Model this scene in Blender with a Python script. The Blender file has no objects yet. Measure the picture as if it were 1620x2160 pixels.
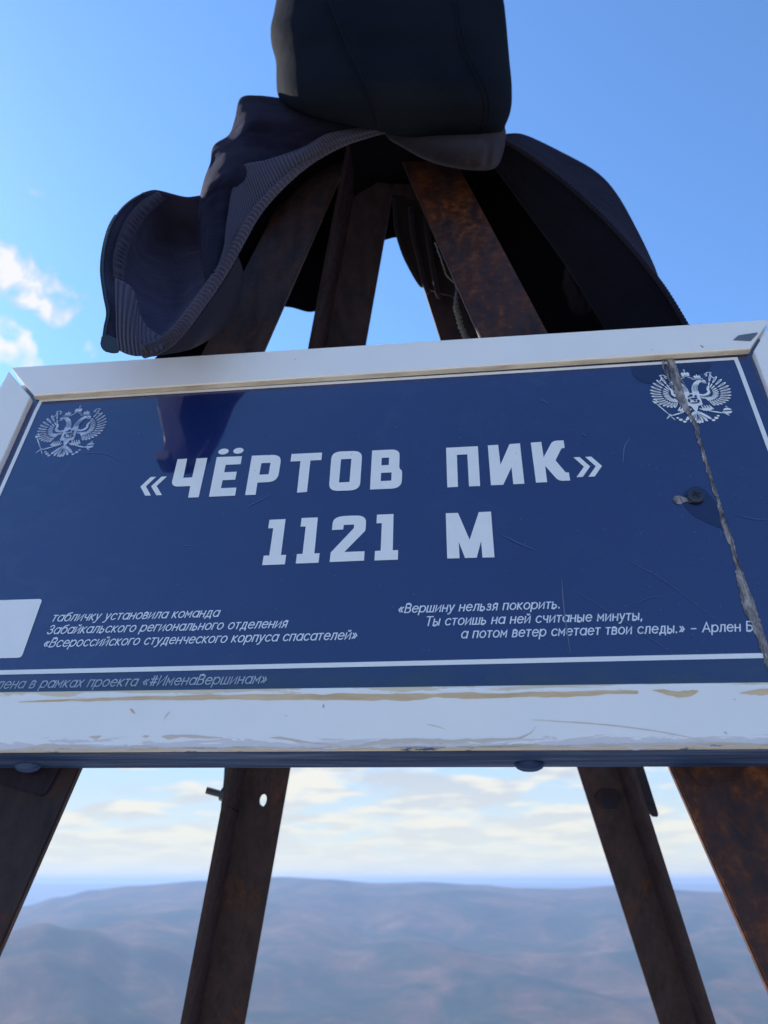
import bpy, bmesh, math, random
from mathutils import Vector, Matrix, noise
random.seed(7)
C = bpy.context.scene
COL = C.collection
R = math.radians

# ------------------------------------------------------------------ camera
EYE = Vector((0, 0, 1.33))
PITCH = R(24.85)
FPX, CX, CY = 1680.0, 810.0, 1080.0            # lens of the phone in photo pixels
cam_d = bpy.data.cameras.new('camera'); cam = bpy.data.objects.new('camera', cam_d); COL.objects.link(cam)
cam.location = EYE; cam.rotation_euler = (math.pi/2 + PITCH, 0, 0)
cam_d.sensor_fit = 'VERTICAL'; cam_d.sensor_height = 36.0; cam_d.lens = 36.0*FPX/2160.0
cam_d.clip_start = 0.02; cam_d.clip_end = 200000
cam_d.dof.use_dof = True; cam_d.dof.focus_distance = 0.58; cam_d.dof.aperture_fstop = cam_d.lens/2.6
C.camera = cam

# ------------------------------------------------------------------ sky and sun
SUN_EL, SUN_AZ = R(36), R(-52)                  # azimuth from +Y, negative = to the left
w = bpy.data.worlds.new('World'); C.world = w; w.use_nodes = True
nt = w.node_tree; N = nt.nodes; Lk = nt.links; N.clear()
def nd(t, **k):
    n = N.new(t)
    for a, b in k.items(): setattr(n, a, b)
    return n
def mth(op, a, b=None, c=None, clamp=False):
    n = N.new('ShaderNodeMath'); n.operation = op; n.use_clamp = clamp
    for i, x in enumerate((a, b, c)):
        if x is None: continue
        if hasattr(x, 'is_output'): Lk.new(x, n.inputs[i])
        else: n.inputs[i].default_value = x
    return n.outputs[0]
sky = nd('ShaderNodeTexSky', sky_type='NISHITA', sun_disc=False, sun_elevation=SUN_EL, sun_rotation=SUN_AZ,
         altitude=1100, air_density=1.0, dust_density=0.25, ozone_density=2.2)
tc = nd('ShaderNodeTexCoord'); sp = nd('ShaderNodeSeparateXYZ'); Lk.new(tc.outputs['Generated'], sp.inputs[0])
X, Y, Z = sp.outputs
zc = mth('MAXIMUM', Z, 0.0)
den = mth('ADD', zc, 0.13)
cb = nd('ShaderNodeCombineXYZ')
Lk.new(mth('DIVIDE', X, den), cb.inputs[0]); Lk.new(mth('DIVIDE', Y, den), cb.inputs[1]); cb.inputs[2].default_value = 3.7
n1 = nd('ShaderNodeTexNoise'); n1.inputs['Scale'].default_value = 2.3; n1.inputs['Detail'].default_value = 8; n1.inputs['Roughness'].default_value = 0.52
n1.inputs['Distortion'].default_value = 0.25
Lk.new(cb.outputs[0], n1.inputs['Vector'])
# coverage: a cloud deck towards the horizon, and a bank low on the left towards the sun
low = mth('SUBTRACT', 1.0, mth('DIVIDE', zc, 0.24), clamp=True)
bank_d = nd('ShaderNodeVectorMath', operation='DISTANCE'); Lk.new(tc.outputs['Generated'], bank_d.inputs[0])
bank_d.inputs[1].default_value = (-0.43, 0.71, 0.55)
bank = mth('SUBTRACT', 1.0, mth('DIVIDE', bank_d.outputs['Value'], 0.24), clamp=True)
cov = mth('ADD', mth('MULTIPLY', mth('POWER', low, 0.6), 0.38), mth('MULTIPLY', bank, -0.25))
thr = mth('SUBTRACT', 0.70, cov)
cl = mth('MULTIPLY', mth('SUBTRACT', n1.outputs['Fac'], thr), 8.0, clamp=True)
n3 = nd('ShaderNodeTexNoise'); n3.inputs['Scale'].default_value = 19.0; n3.inputs['Detail'].default_value = 7; n3.inputs['Roughness'].default_value = 0.5; n3.inputs['Distortion'].default_value = 0.3
Lk.new(tc.outputs['Generated'], n3.inputs['Vector'])
puf = mth('MULTIPLY', mth('SUBTRACT', mth('MULTIPLY_ADD', bank, 0.34, n3.outputs['Fac']), 0.74), 8.0, clamp=True)
puf = mth('MULTIPLY', puf, mth('MULTIPLY', bank, 12.0, clamp=True))
cl = mth('MULTIPLY', mth('MAXIMUM', cl, puf), 0.93)
# cloud tone: white tops with faint blue-grey undersides
n2 = nd('ShaderNodeTexNoise'); n2.inputs['Scale'].default_value = 2.6; n2.inputs['Detail'].default_value = 5
Lk.new(cb.outputs[0], n2.inputs['Vector'])
cr = nd('ShaderNodeValToRGB'); Lk.new(n2.outputs['Fac'], cr.inputs[0])
cr.color_ramp.elements[0].position = 0.44; cr.color_ramp.elements[0].color = (0.54, 0.64, 0.82, 1)
cr.color_ramp.elements[1].position = 0.55; cr.color_ramp.elements[1].color = (1.0, 0.96, 0.88, 1)
SKY_K = 0.15
EXPO = 1.55; DISP = 1/2**EXPO
cs = nd('ShaderNodeVectorMath', operation='SCALE'); pw = nd('ShaderNodeMix', data_type='RGBA'); Lk.new(puf, pw.inputs[0]); Lk.new(cr.outputs[0], pw.inputs[6]); pw.inputs[7].default_value = (1, 0.985, 0.96, 1)
Lk.new(pw.outputs[2], cs.inputs[0]); cs.inputs['Scale'].default_value = 0.98*DISP/SKY_K
# pale haze of the lowest air
hz = mth('POWER', mth('SUBTRACT', 1.0, mth('DIVIDE', zc, 0.17), clamp=True), 1.1)
hm = nd('ShaderNodeMix', data_type='RGBA'); Lk.new(mth('MULTIPLY', hz, 0.92), hm.inputs[0])
SKYTINT = nd('ShaderNodeMix', data_type='RGBA', blend_type='MULTIPLY'); SKYTINT.inputs[0].default_value = 1
Lk.new(sky.outputs[0], SKYTINT.inputs[6]); SKYTINT.inputs[7].default_value = (0.46, 0.61, 0.74, 1)
veil = mth('MULTIPLY', mth('SUBTRACT', 1.0, mth('DIVIDE', zc, 0.50), clamp=True), 1.25, clamp=True)
vm = nd('ShaderNodeMix', data_type='RGBA'); Lk.new(mth('MULTIPLY', veil, 0.90), vm.inputs[0]); Lk.new(SKYTINT.outputs[2], vm.inputs[6])
vm.inputs[7].default_value = (0.40*DISP/SKY_K, 0.65*DISP/SKY_K, 0.95*DISP/SKY_K, 1)
cm = nd('ShaderNodeMix', data_type='RGBA'); Lk.new(cl, cm.inputs[0]); Lk.new(vm.outputs[2], cm.inputs[6]); Lk.new(cs.outputs[0], cm.inputs[7])
Lk.new(cm.outputs[2], hm.inputs[6]); hm.inputs[7].default_value = (0.91*DISP/SKY_K, 0.92*DISP/SKY_K, 0.80*DISP/SKY_K, 1)
bg = nd('ShaderNodeBackground'); bg.inputs['Strength'].default_value = SKY_K
Lk.new(hm.outputs[2], bg.inputs['Color'])
wo = nd('ShaderNodeOutputWorld'); Lk.new(bg.outputs[0], wo.inputs[0])

sd = bpy.data.lights.new('sun', 'SUN'); sun = bpy.data.objects.new('sun', sd); COL.objects.link(sun)
sd.energy = 4.8; sd.angle = R(0.53); sd.color = (1.0, 0.93, 0.82)
sdir = Vector((math.cos(SUN_EL)*math.sin(SUN_AZ), math.cos(SUN_EL)*math.cos(SUN_AZ), math.sin(SUN_EL)))
sun.rotation_euler = sdir.to_track_quat('Z', 'Y').to_euler(); sun.location = (-4, 2, 6)

vs = C.view_settings
C.display_settings.display_device = 'sRGB'
vs.view_transform = 'Standard'; vs.look = 'None'; vs.exposure = EXPO; vs.gamma = 1.0; vs.use_curve_mapping = False
C.cycles.max_bounces = 6; C.cycles.volume_bounces = 0
C.cycles.transparent_max_bounces = 8

# ------------------------------------------------------------------ helpers
S = 0.45                                        # metres per unit of the sign's distance
cF = Vector((0, math.cos(PITCH), math.sin(PITCH))); cU = Vector((0, -math.sin(PITCH), math.cos(PITCH))); cR = Vector((1, 0, 0))
def ray(px, py): return (px-CX)*cR - (py-CY)*cU + FPX*cF
def at(px, py, y):                              # the world point seen at that photo pixel, y*S metres in front of the eye
    r = ray(px, py); return EYE + r*(y*S/r.y)
sU = Vector((0.0343586, 0.2424315, 0.9695600)); sR = Vector((0.9933731, -0.1147422, -0.0066407))
sR = (sR - sR.dot(sU)*sU).normalized(); sN = sR.cross(sU).normalized()     # sN points to the eye
if sN.y > 0: sN = -sN
def hit(px, py, d=1.0):                         # on the plane parallel to the sign, d*S from the eye
    r = ray(px, py); return EYE + r*(-d*S/r.dot(sN))
SM = Matrix((sR, sU, sN)).transposed().to_4x4()
U0, V0 = -0.186, 0.405
SM.translation = EYE - sN*S + sR*(U0*S) + sU*(V0*S)
SMi = SM.inverted()
def L(u, v, wz=0.0): return Vector(((u-U0)*S, (v-V0)*S, wz))   # sign-local point; wz metres towards the viewer

def link(name, me, mat=None, parent=None):
    o = bpy.data.objects.new(name, me); COL.objects.link(o)
    if mat is not None and hasattr(me, 'materials') and not me.materials: me.materials.append(mat)
    if parent: o.parent = parent
    return o
def empty(name, label, cat, M):
    o = bpy.data.objects.new(name, None); COL.objects.link(o); o.empty_display_size = 0.05
    o.matrix_world = M; o['label'] = label; o['category'] = cat
    return o
def mesh(name, vs_, fs, mat, parent=None, smooth=False, bevel=0.0, local=None):
    me = bpy.data.meshes.new(name)
    if local is not None: vs_ = [local @ Vector(v) for v in vs_]
    me.from_pydata([tuple(v) for v in vs_], [], fs)
    bm = bmesh.new(); bm.from_mesh(me); bmesh.ops.recalc_face_normals(bm, faces=bm.faces)
    if bevel: bmesh.ops.bevel(bm, geom=list(bm.edges), offset=bevel, segments=2, affect='EDGES', clamp_overlap=True)
    bm.to_mesh(me); bm.free()
    if smooth:
        for p in me.polygons: p.use_smooth = True
    me.update()
    return link(name, me, mat, parent)
def prism(pts, z0, z1):                         # pts: local (x,y) loop
    n = len(pts)
    v = [Vector((p[0], p[1], z0)) for p in pts] + [Vector((p[0], p[1], z1)) for p in pts]
    f = [tuple(range(n))[::-1], tuple(range(n, 2*n))] + [(i, (i+1) % n, n+(i+1) % n, n+i) for i in range(n)]
    return v, f
def merge(parts):
    V, F = [], []
    for v, f in parts:
        b = len(V); V += list(v); F += [tuple(i+b for i in q) for q in f]
    return V, F
def tube(pts, rad, seg=8, closed_ends=True, radf=None):
    V, F = [], []; n = len(pts)
    up = Vector((0.3, -0.6, 0.75))
    for i, p in enumerate(pts):
        t = (pts[min(i+1, n-1)] - pts[max(i-1, 0)]).normalized()
        a = t.cross(up).normalized(); b = t.cross(a).normalized()
        r = radf(i) if radf else rad
        for k in range(seg):
            an = 2*math.pi*k/seg; V.append(p + a*(r*math.cos(an)) + b*(r*math.sin(an)))
    for i in range(n-1):
        for k in range(seg):
            F.append((i*seg+k, i*seg+(k+1) % seg, (i+1)*seg+(k+1) % seg, (i+1)*seg+k))
    if closed_ends: F += [tuple(range(seg)), tuple(range((n-1)*seg, n*seg))]
    return V, F
def cr_(p0, p1, p2, p3, t):
    return 0.5*((2*p1) + (-p0+p2)*t + (2*p0-5*p1+4*p2-p3)*t*t + (-p0+3*p1-3*p2+p3)*t*t*t)
def spline(P, n):                               # Catmull-Rom through P, n samples
    P = [Vector(p) for p in P]; m = len(P)-1; out = []
    for i in range(n):
        s = i*m/(n-1); k = min(int(s), m-1); t = s-k
        p1, p2 = P[k], P[k+1]; p0 = P[k-1] if k > 0 else p1*2-p2; p3 = P[k+2] if k+2 <= m else p2*2-p1
        out.append(cr_(p0, p1, p2, p3, t))
    return out
def patch(name, rows, mat, parent, nu=60, nv=40, wr=0.0, wf=6.0, seed=0.0, thick=0.0018, fold=None, base=False):
    """cloth sheet through rows of (px, py, y) guides; wr = wrinkle depth in metres"""
    rr = [spline(r, nu) for r in rows]
    G = [spline([rr[j][i] for j in range(len(rows))], nv) for i in range(nu)]     # G[i][j]
    V, F, W = [], [], []
    for i in range(nu):
        for j in range(nv):
            g = G[i][j]; p = at(g.x, g.y, g.z)
            if wr:
                q = p*wf*2.2 + Vector((seed, seed*1.7, 0))
                edge = min(1, min(i, nu-1-i)/5, min(j, nv-1-j)/3)
                a = noise.noise(q) + 0.5*noise.noise(q*2.3) + 0.2*noise.noise(q*5.5)
                d = wr*a*edge
                if fold: d += fold(i/(nu-1), j/(nv-1))*edge
                p = p + (p-EYE).normalized()*d
            elif fold:
                p = p + (p-EYE).normalized()*fold(i/(nu-1), j/(nv-1))
            V.append(p)
    for i in range(nu-1):
        for j in range(nv-1): F.append((i*nv+j, (i+1)*nv+j, (i+1)*nv+j+1, i*nv+j+1))
    me = bpy.data.meshes.new(name); me.from_pydata([tuple(PJ @ v) for v in V], [], F)
    uv = me.uv_layers.new(name='UVMap'); 
    for lp in me.loops:
        vi = lp.vertex_index; uv.data[lp.index].uv = ((vi//nv)/(nu-1), (vi % nv)/(nv-1))
    for p in me.polygons: p.use_smooth = True
    o = link(name, me, mat, parent)
    md = o.modifiers.new('cloth thickness', 'SOLIDIFY'); md.thickness = thick; md.offset = 0
    return o

# ------------------------------------------------------------------ materials
def mat(name, col, rough=0.6, metal=0.0, **k):
    m = bpy.data.materials.new(name); m.use_nodes = True
    b = m.node_tree.nodes['Principled BSDF']
    b.inputs['Base Color'].default_value = (*col, 1); b.inputs['Roughness'].default_value = rough; b.inputs['Metallic'].default_value = metal
    for a, v in k.items(): b.inputs[a.replace('_', ' ')].default_value = v
    return m, m.node_tree, b
def noise_node(t, scale, detail=6, rough=0.6, coord='Object', stretch=None, dist=0.0):
    c = t.nodes.new('ShaderNodeTexCoord'); n = t.nodes.new('ShaderNodeTexNoise')
    n.inputs['Scale'].default_value = scale; n.inputs['Detail'].default_value = detail; n.inputs['Roughness'].default_value = rough
    n.inputs['Distortion'].default_value = dist
    if stretch:
        mp = t.nodes.new('ShaderNodeMapping'); mp.inputs['Scale'].default_value = stretch
        t.links.new(c.outputs[coord], mp.inputs[0]); t.links.new(mp.outputs[0], n.inputs['Vector'])
    else: t.links.new(c.outputs[coord], n.inputs['Vector'])
    return n.outputs['Fac']
def ramp(t, fac, stops):
    r = t.nodes.new('ShaderNodeValToRGB'); t.links.new(fac, r.inputs[0])
    e = r.color_ramp.elements
    while len(e) < len(stops): e.new(0.5)
    for x, (p, c) in zip(e, stops): x.position = p; x.color = (*c, 1) if len(c) == 3 else c
    return r.outputs[0]
def mix(t, f, a, b, bt='MIX'):
    n = t.nodes.new('ShaderNodeMix'); n.data_type = 'RGBA'; n.blend_type = bt
    for i, x in ((0, f), (6, a), (7, b)):
        if hasattr(x, 'is_output'): t.links.new(x, n.inputs[i])
        else: n.inputs[i].default_value = x if i == 0 else (*x, 1)
    return n.outputs[2]
def bump(t, b, h, strength, dist=0.001):
    n = t.nodes.new('ShaderNodeBump'); n.inputs['Strength'].default_value = strength; n.inputs['Distance'].default_value = dist
    t.links.new(h, n.inputs['Height']); t.links.new(n.outputs[0], b.inputs['Normal'])
    return n
def g(v): return (v, v, v)

# rusty steel
def steel(name, rust, seed, kk=1.0):
    m, t, b = mat(name, (0.05, 0.04, 0.045), 0.6, 0.0)
    a = noise_node(t, 26+seed, 11, 0.74, dist=0.5, stretch=(1, 1, 0.38)); f = noise_node(t, 130, 5, 0.7); s = noise_node(t, 26, 4, 0.6, stretch=(3, 3, 0.25))
    base = ramp(t, s, [(0.35, (0.014*kk, 0.009*kk, 0.011)), (0.65, (0.034*kk, 0.020*kk, 0.021))])
    rc = ramp(t, f, [(0.35, (0.032, 0.012, 0.008)), (0.5, (0.075, 0.024, 0.010)), (0.7, (0.19, 0.062, 0.018))])
    k = ramp(t, a, [(rust-0.04, g(0)), (rust+0.20, g(1))])
    t.links.new(mix(t, k, base, rc), b.inputs['Base Color'])
    t.links.new(ramp(t, f, [(0.3, g(0.42)), (0.7, g(0.75))]), b.inputs['Roughness'])
    b.inputs['Specular IOR Level'].default_value = 0.25; bump(t, b, f, 0.35, 0.0008); return m
M_STEEL = steel('rusty painted steel', 0.55, 0, 1.15); M_STEEL2 = steel('shaded brown steel', 0.60, 5, 0.7); M_STEEL3 = steel('very rusty steel', 0.42, 9)  # brown steel's base colour is darkened for the jacket's shade on the rear legs
m, t, b = mat('dark bolt steel', (0.035, 0.05, 0.06), 0.5, 0.3); bump(t, b, noise_node(t, 300), 0.3, 0.0005); M_BOLT = m

# printed face of the sign
m, t, b = mat('blue laminated print', (0.013, 0.045, 0.17), 0.35)
b.inputs['Coat Weight'].default_value = 1.0; b.inputs['Coat Roughness'].default_value = 0.035; b.inputs['Coat IOR'].default_value = 1.9
b.inputs['Specular IOR Level'].default_value = 0.2
big = noise_node(t, 5, 4); fine = noise_node(t, 420, 3)
c1 = mix(t, ramp(t, big, [(0.35, g(0)), (0.68, g(1))]), (0.0045, 0.015, 0.088), (0.009, 0.017, 0.096))
spk = noise_node(t, 900, 2, 0.5); spm = ramp(t, spk, [(0.735, g(0)), (0.76, g(1))])
c1 = mix(t, spm, c1, (0.16, 0.20, 0.30))
dst = noise_node(t, 18, 10, 0.75, dist=1.5); dst2 = noise_node(t, 3.0, 3, 0.5)
dm = t.nodes.new('ShaderNodeMath'); dm.operation = 'MULTIPLY'; t.links.new(ramp(t, dst, [(0.5, g(0)), (0.72, g(0.5))]), dm.inputs[0]); t.links.new(ramp(t, dst2, [(0.42, g(0.1)), (0.62, g(1))]), dm.inputs[1])
c1 = mix(t, dm.outputs[0], c1, (0.035, 0.055, 0.13))
# grime along the lower margin (object Y runs up the sign)
tcn = t.nodes.new('ShaderNodeTexCoord'); sx = t.nodes.new('ShaderNodeSeparateXYZ'); t.links.new(tcn.outputs['Object'], sx.inputs[0])
mr = t.nodes.new('ShaderNodeMapRange'); t.links.new(sx.outputs[1], mr.inputs[0])
mr.inputs[1].default_value = 0.042; mr.inputs[2].default_value = 0.064; mr.inputs[3].default_value = 1; mr.inputs[4].default_value = 0
gn = noise_node(t, 30, 8, 0.7, stretch=(1, 2.4, 1)); 
mu = t.nodes.new('ShaderNodeMath'); mu.operation = 'MULTIPLY'; t.links.new(mr.outputs[0], mu.inputs[0])
t.links.new(ramp(t, gn, [(0.36, g(0.25)), (0.6, g(1))]), mu.inputs[1])
c1 = mix(t, mu.outputs[0], c1, (0.030, 0.040, 0.045))
t.links.new(c1, b.inputs['Base Color'])
t.links.new(ramp(t, noise_node(t, 9, 6, 0.6), [(0.3, g(0.02)), (0.75, g(0.10))]), b.inputs['Coat Roughness'])
M_FACE = m
m, t, b = mat('white print', (0.62, 0.66, 0.68), 0.35); b.inputs['Coat Weight'].default_value = 1.0; b.inputs['Coat Roughness'].default_value = 0.05; b.inputs['Coat IOR'].default_value = 1.6
t.links.new(mix(t, ramp(t, noise_node(t, 40, 6), [(0.4, g(0)), (0.7, g(1))]), (0.84, 0.83, 0.78), (0.80, 0.80, 0.76)), b.inputs['Base Color']); M_WHITE = m
m, t, b = mat('worn pale print', (0.42, 0.48, 0.60), 0.35); b.inputs['Coat Weight'].default_value = 1.0; b.inputs['Coat Roughness'].default_value = 0.05
t.links.new(mix(t, ramp(t, noise_node(t, 120, 4), [(0.42, g(0)), (0.62, g(1))]), (0.58, 0.62, 0.70), (0.34, 0.40, 0.54)), b.inputs['Base Color']); M_PALE = m
m, t, b = mat('thin grey print', (0.70, 0.74, 0.80), 0.35); b.inputs['Coat Weight'].default_value = 1.0; b.inputs['Coat Roughness'].default_value = 0.05; M_TXT = m
m, t, b = mat('faded grey print', (0.20, 0.25, 0.34), 0.4)
t.links.new(mix(t, ramp(t, noise_node(t, 60, 5), [(0.42, g(0)), (0.62, g(1))]), (0.46, 0.51, 0.58), (0.32, 0.37, 0.45)), b.inputs['Base Color']); M_TXT2 = m
m, t, b = mat('deep blue stain', (0.0025, 0.006, 0.050), 0.3); b.inputs['Coat Weight'].default_value = 1.0; b.inputs['Coat Roughness'].default_value = 0.06; M_STAIN = m
m, t, b = mat('scratch', (0.10, 0.125, 0.22), 0.6); M_SCR = m

# white painted aluminium
def rail_mat(name, worn):
    m, t, b = mat(name, (0.60, 0.62, 0.66), 0.42)
    bign = noise_node(t, 7, 6, 0.6); f = noise_node(t, 260, 4)
    c = mix(t, ramp(t, bign, [(0.35, g(0)), (0.7, g(1))]), (0.85, 0.84, 0.79), (0.79, 0.78, 0.755))
    pit = noise_node(t, 95, 3, 0.5); c = mix(t, ramp(t, pit, [(0.75, g(0)), (0.79, g(1))]), c, (0.25, 0.24, 0.25))
    if worn:
        # peeled glue: beige streaks along the rail, strongest near its two long edges
        tcn = t.nodes.new('ShaderNodeTexCoord'); sx = t.nodes.new('ShaderNodeSeparateXYZ'); t.links.new(tcn.outputs['Object'], sx.inputs[0])
        def band(y0, y1, inv=False):
            q = t.nodes.new('ShaderNodeMapRange'); t.links.new(sx.outputs[1], q.inputs[0])
            q.inputs[1].default_value = y0; q.inputs[2].default_value = y1
            q.inputs[3].default_value = 0; q.inputs[4].default_value = 1; return q.outputs[0]
        def mul(a, c_): 
            q = t.nodes.new('ShaderNodeMath'); q.operation = 'MULTIPLY'; t.links.new(a, q.inputs[0]); t.links.new(c_, q.inputs[1]); return q.outputs[0]
        def add(a, k_, c_):
            q = t.nodes.new('ShaderNodeMath'); q.operation = 'MULTIPLY_ADD'; t.links.new(a, q.inputs[0]); q.inputs[1].default_value = k_; t.links.new(c_, q.inputs[2]); return q.outputs[0]
        st = noise_node(t, 16, 9, 0.72, stretch=(1, 9, 1), dist=0.6)
        st2 = noise_node(t, 22, 9, 0.7, stretch=(1, 6, 1), dist=0.9)
        top = add(band(0.0265, 0.0405), 0.42, st)
        c = mix(t, ramp(t, top, [(0.86, g(0)), (0.88, g(0.7))]), c, (0.62, 0.49, 0.27))
        bot = add(band(0.013, 0.0015), 0.36, st2)
        c = mix(t, ramp(t, bot, [(0.70, g(0)), (0.72, g(0.7))]), c, (0.60, 0.55, 0.54))
        bot2 = add(band(0.006, 0.0012), 0.40, st)
        c = mix(t, ramp(t, bot2, [(0.76, g(0)), (0.78, g(1))]), c, (0.56, 0.48, 0.36))
        sm = noise_node(t, 11, 7, 0.6, stretch=(1, 3.5, 1), dist=1.6)
        c = mix(t, ramp(t, sm, [(0.655, g(0)), (0.675, g(0.6)), (0.70, g(0.15))]), c, (0.64, 0.56, 0.49))
        chip = noise_node(t, 120, 5, 0.75, stretch=(0.35, 2, 1)); e = add(band(0.0040, 0.0015), 0.20, chip)
        c = mix(t, ramp(t, e, [(0.80, g(0)), (0.82, g(1))]), c, (0.035, 0.06, 0.13))
    t.links.new(c, b.inputs['Base Color'])
    bump(t, b, f, 0.12, 0.0004); return m
M_RAIL = rail_mat('white painted aluminium', False); M_RAILW = rail_mat('white rail with peeled glue', True)
m, t, b = mat('dirty pale edge', (0.42, 0.38, 0.31), 0.6)
t.links.new(mix(t, ramp(t, noise_node(t, 60, 6, stretch=(0.4, 1, 1)), [(0.4, g(0)), (0.65, g(1))]), (0.60, 0.56, 0.47), (0.40, 0.34, 0.26)), b.inputs['Base Color']); M_LIP = m
m, t, b = mat('blue painted wood', (0.03, 0.06, 0.14), 0.8); b.inputs['Specular IOR Level'].default_value = 0.08
gr = noise_node(t, 60, 8, 0.7, stretch=(0.12, 1, 4), dist=0.5)
t.links.new(ramp(t, gr, [(0.32, (0.008, 0.018, 0.045)), (0.5, (0.022, 0.045, 0.12)), (0.68, (0.075, 0.11, 0.20))]), b.inputs['Base Color']); bump(t, b, gr, 0.6, 0.001); M_WOOD = m
m, t, b = mat('old sealant', (0.2, 0.18, 0.17), 0.45)
sn = noise_node(t, 130, 9, 0.75, stretch=(1, 0.45, 1), dist=0.9)
t.links.new(ramp(t, sn, [(0.34, (0.035, 0.03, 0.035)), (0.47, (0.15, 0.13, 0.125)), (0.62, (0.42, 0.37, 0.33))]), b.inputs['Base Color']); bump(t, b, sn, 0.7, 0.001); M_SEAL = m
m, t, b = mat('grey duct tape', (0.13, 0.15, 0.18), 0.4); M_TAPE = m
m, t, b = mat('black screw', (0.022, 0.03, 0.048), 0.45, 0.0); bump(t, b, noise_node(t, 500), 0.3, 0.0003); M_SCREW = m
m, t, b = mat('slot black', (0.004, 0.004, 0.005), 0.6); M_SLOT = m

# cloths
def cloth(name, col, col2, rough=0.85, sheen=0.25, rib=0, ribv=0, ribd=0.0012, trans=0.0, weave=1600):
    m, t, b = mat(name, col, rough); b.inputs['Sheen Weight'].default_value = sheen; b.inputs['Sheen Roughness'].default_value = 0.5
    b.inputs['Sheen Tint'].default_value = (0.5, 0.56, 0.9, 1)
    b.inputs['Specular IOR Level'].default_value = 0.05; b.inputs['IOR'].default_value = 1.12 if sheen > 0.001 else 1.0
    f0 = noise_node(t, weave, 2, 0.5); a = noise_node(t, 9, 5, 0.6); cre = noise_node(t, 38, 7, 0.62, dist=1.2)
    fm = t.nodes.new('ShaderNodeMath'); fm.operation = 'MULTIPLY_ADD'; t.links.new(cre, fm.inputs[0]); fm.inputs[1].default_value = 4.0; t.links.new(f0, fm.inputs[2]); f = fm.outputs[0]
    cc = mix(t, ramp(t, a, [(0.35, g(0)), (0.68, g(1))]), col, col2)
    h = f
    if rib or ribv:
        c = t.nodes.new('ShaderNodeUVMap'); s = t.nodes.new('ShaderNodeSeparateXYZ'); t.links.new(c.outputs[0], s.inputs[0])
        q = t.nodes.new('ShaderNodeMath'); q.operation = 'MULTIPLY'; t.links.new(s.outputs[0 if rib else 1], q.inputs[0]); q.inputs[1].default_value = (rib or ribv)*2*math.pi
        sn_ = t.nodes.new('ShaderNodeMath'); sn_.operation = 'SINE'; t.links.new(q.outputs[0], sn_.inputs[0])
        ad = t.nodes.new('ShaderNodeMath'); ad.operation = 'MULTIPLY_ADD'; t.links.new(sn_.outputs[0], ad.inputs[0]); ad.inputs[1].default_value = 0.5; ad.inputs[2].default_value = 0.5
        h = ad.outputs[0]
        bump(t, b, h, 1.0, ribd)
        cc = mix(t, ramp(t, h, [(0.0, g(0)), (0.45, g(1))]), tuple(x*0.45 for x in col), cc)
    else: bump(t, b, h, 0.8, 0.0007)
    t.links.new(cc, b.inputs['Base Color'])
    return m
M_HOOD = cloth('black softshell', (0.006, 0.0085, 0.0135), (0.009, 0.012, 0.018), sheen=0.015)
M_OUT = cloth('dark navy outer cloth', (0.006, 0.006, 0.015), (0.010, 0.009, 0.022), sheen=0.10)
M_LIN = cloth('fleece lining', (0.020, 0.020, 0.044), (0.028, 0.027, 0.058), sheen=0.25, weave=700)
M_FAC = cloth('puckered facing', (0.016, 0.014, 0.026), (0.024, 0.021, 0.036), sheen=0.2)
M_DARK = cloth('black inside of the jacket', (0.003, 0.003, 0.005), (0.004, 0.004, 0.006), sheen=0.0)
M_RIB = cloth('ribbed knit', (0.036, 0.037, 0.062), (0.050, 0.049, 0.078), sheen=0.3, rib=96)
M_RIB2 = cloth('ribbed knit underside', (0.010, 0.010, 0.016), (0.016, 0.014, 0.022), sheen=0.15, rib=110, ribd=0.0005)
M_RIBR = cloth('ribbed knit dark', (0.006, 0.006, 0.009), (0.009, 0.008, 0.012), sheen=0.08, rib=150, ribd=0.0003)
M_RIBF = cloth('ribbed knit coarse', (0.045, 0.044, 0.066), (0.055, 0.052, 0.075), sheen=0.35, rib=11, ribd=0.003)
M_CORD = cloth('ribbed knit edge', (0.036, 0.032, 0.045), (0.050, 0.044, 0.060), sheen=0.4)
M_SEAM = cloth('stitched seam', (0.006, 0.008, 0.012), (0.010, 0.012, 0.018), sheen=0.05)
M_COLLAR = cloth('worn collar band', (0.012, 0.008, 0.007), (0.034, 0.025, 0.021), sheen=0.15)
M_THREAD = cloth('pale thread', (0.11, 0.115, 0.10), (0.16, 0.16, 0.14), sheen=0.3)
M_LIT = cloth('brown black cloth', (0.014, 0.011, 0.012), (0.020, 0.015, 0.015), sheen=0.12)
m, t, b = mat('dark plastic zip', (0.015, 0.022, 0.03), 0.3); M_ZIP = m

# land
m, t, b = mat('wooded hills', (0.07, 0.06, 0.055), 0.95)
a = noise_node(t, 0.0022, 12, 0.68, dist=0.7); d = noise_node(t, 0.010, 8, 0.75)
b.inputs['Specular IOR Level'].default_value = 0; b.inputs['IOR'].default_value = 1.0
c1 = ramp(t, a, [(0.38, (0.010, 0.022, 0.020)), (0.47, (0.030, 0.036, 0.030)), (0.55, (0.075, 0.048, 0.038)), (0.68, (0.13, 0.088, 0.06))])
t.links.new(mix(t, ramp(t, d, [(0.35, g(0)), (0.65, g(0.6))]), c1, (0.012, 0.018, 0.014)), b.inputs['Base Color']); M_HILL = m
m, t, b = mat('summit granite', (0.2, 0.17, 0.15), 0.9)
a = noise_node(t, 3.0, 8, 0.65); d = noise_node(t, 45, 6, 0.7)
t.links.new(mix(t, ramp(t, d, [(0.3, g(0)), (0.7, g(0.6))]), ramp(t, a, [(0.35, (0.30, 0.26, 0.21)), (0.6, (0.45, 0.40, 0.33))]), (0.45, 0.43, 0.40)), b.inputs['Base Color']); bump(t, b, d, 0.8, 0.02); M_ROCK = m

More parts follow.
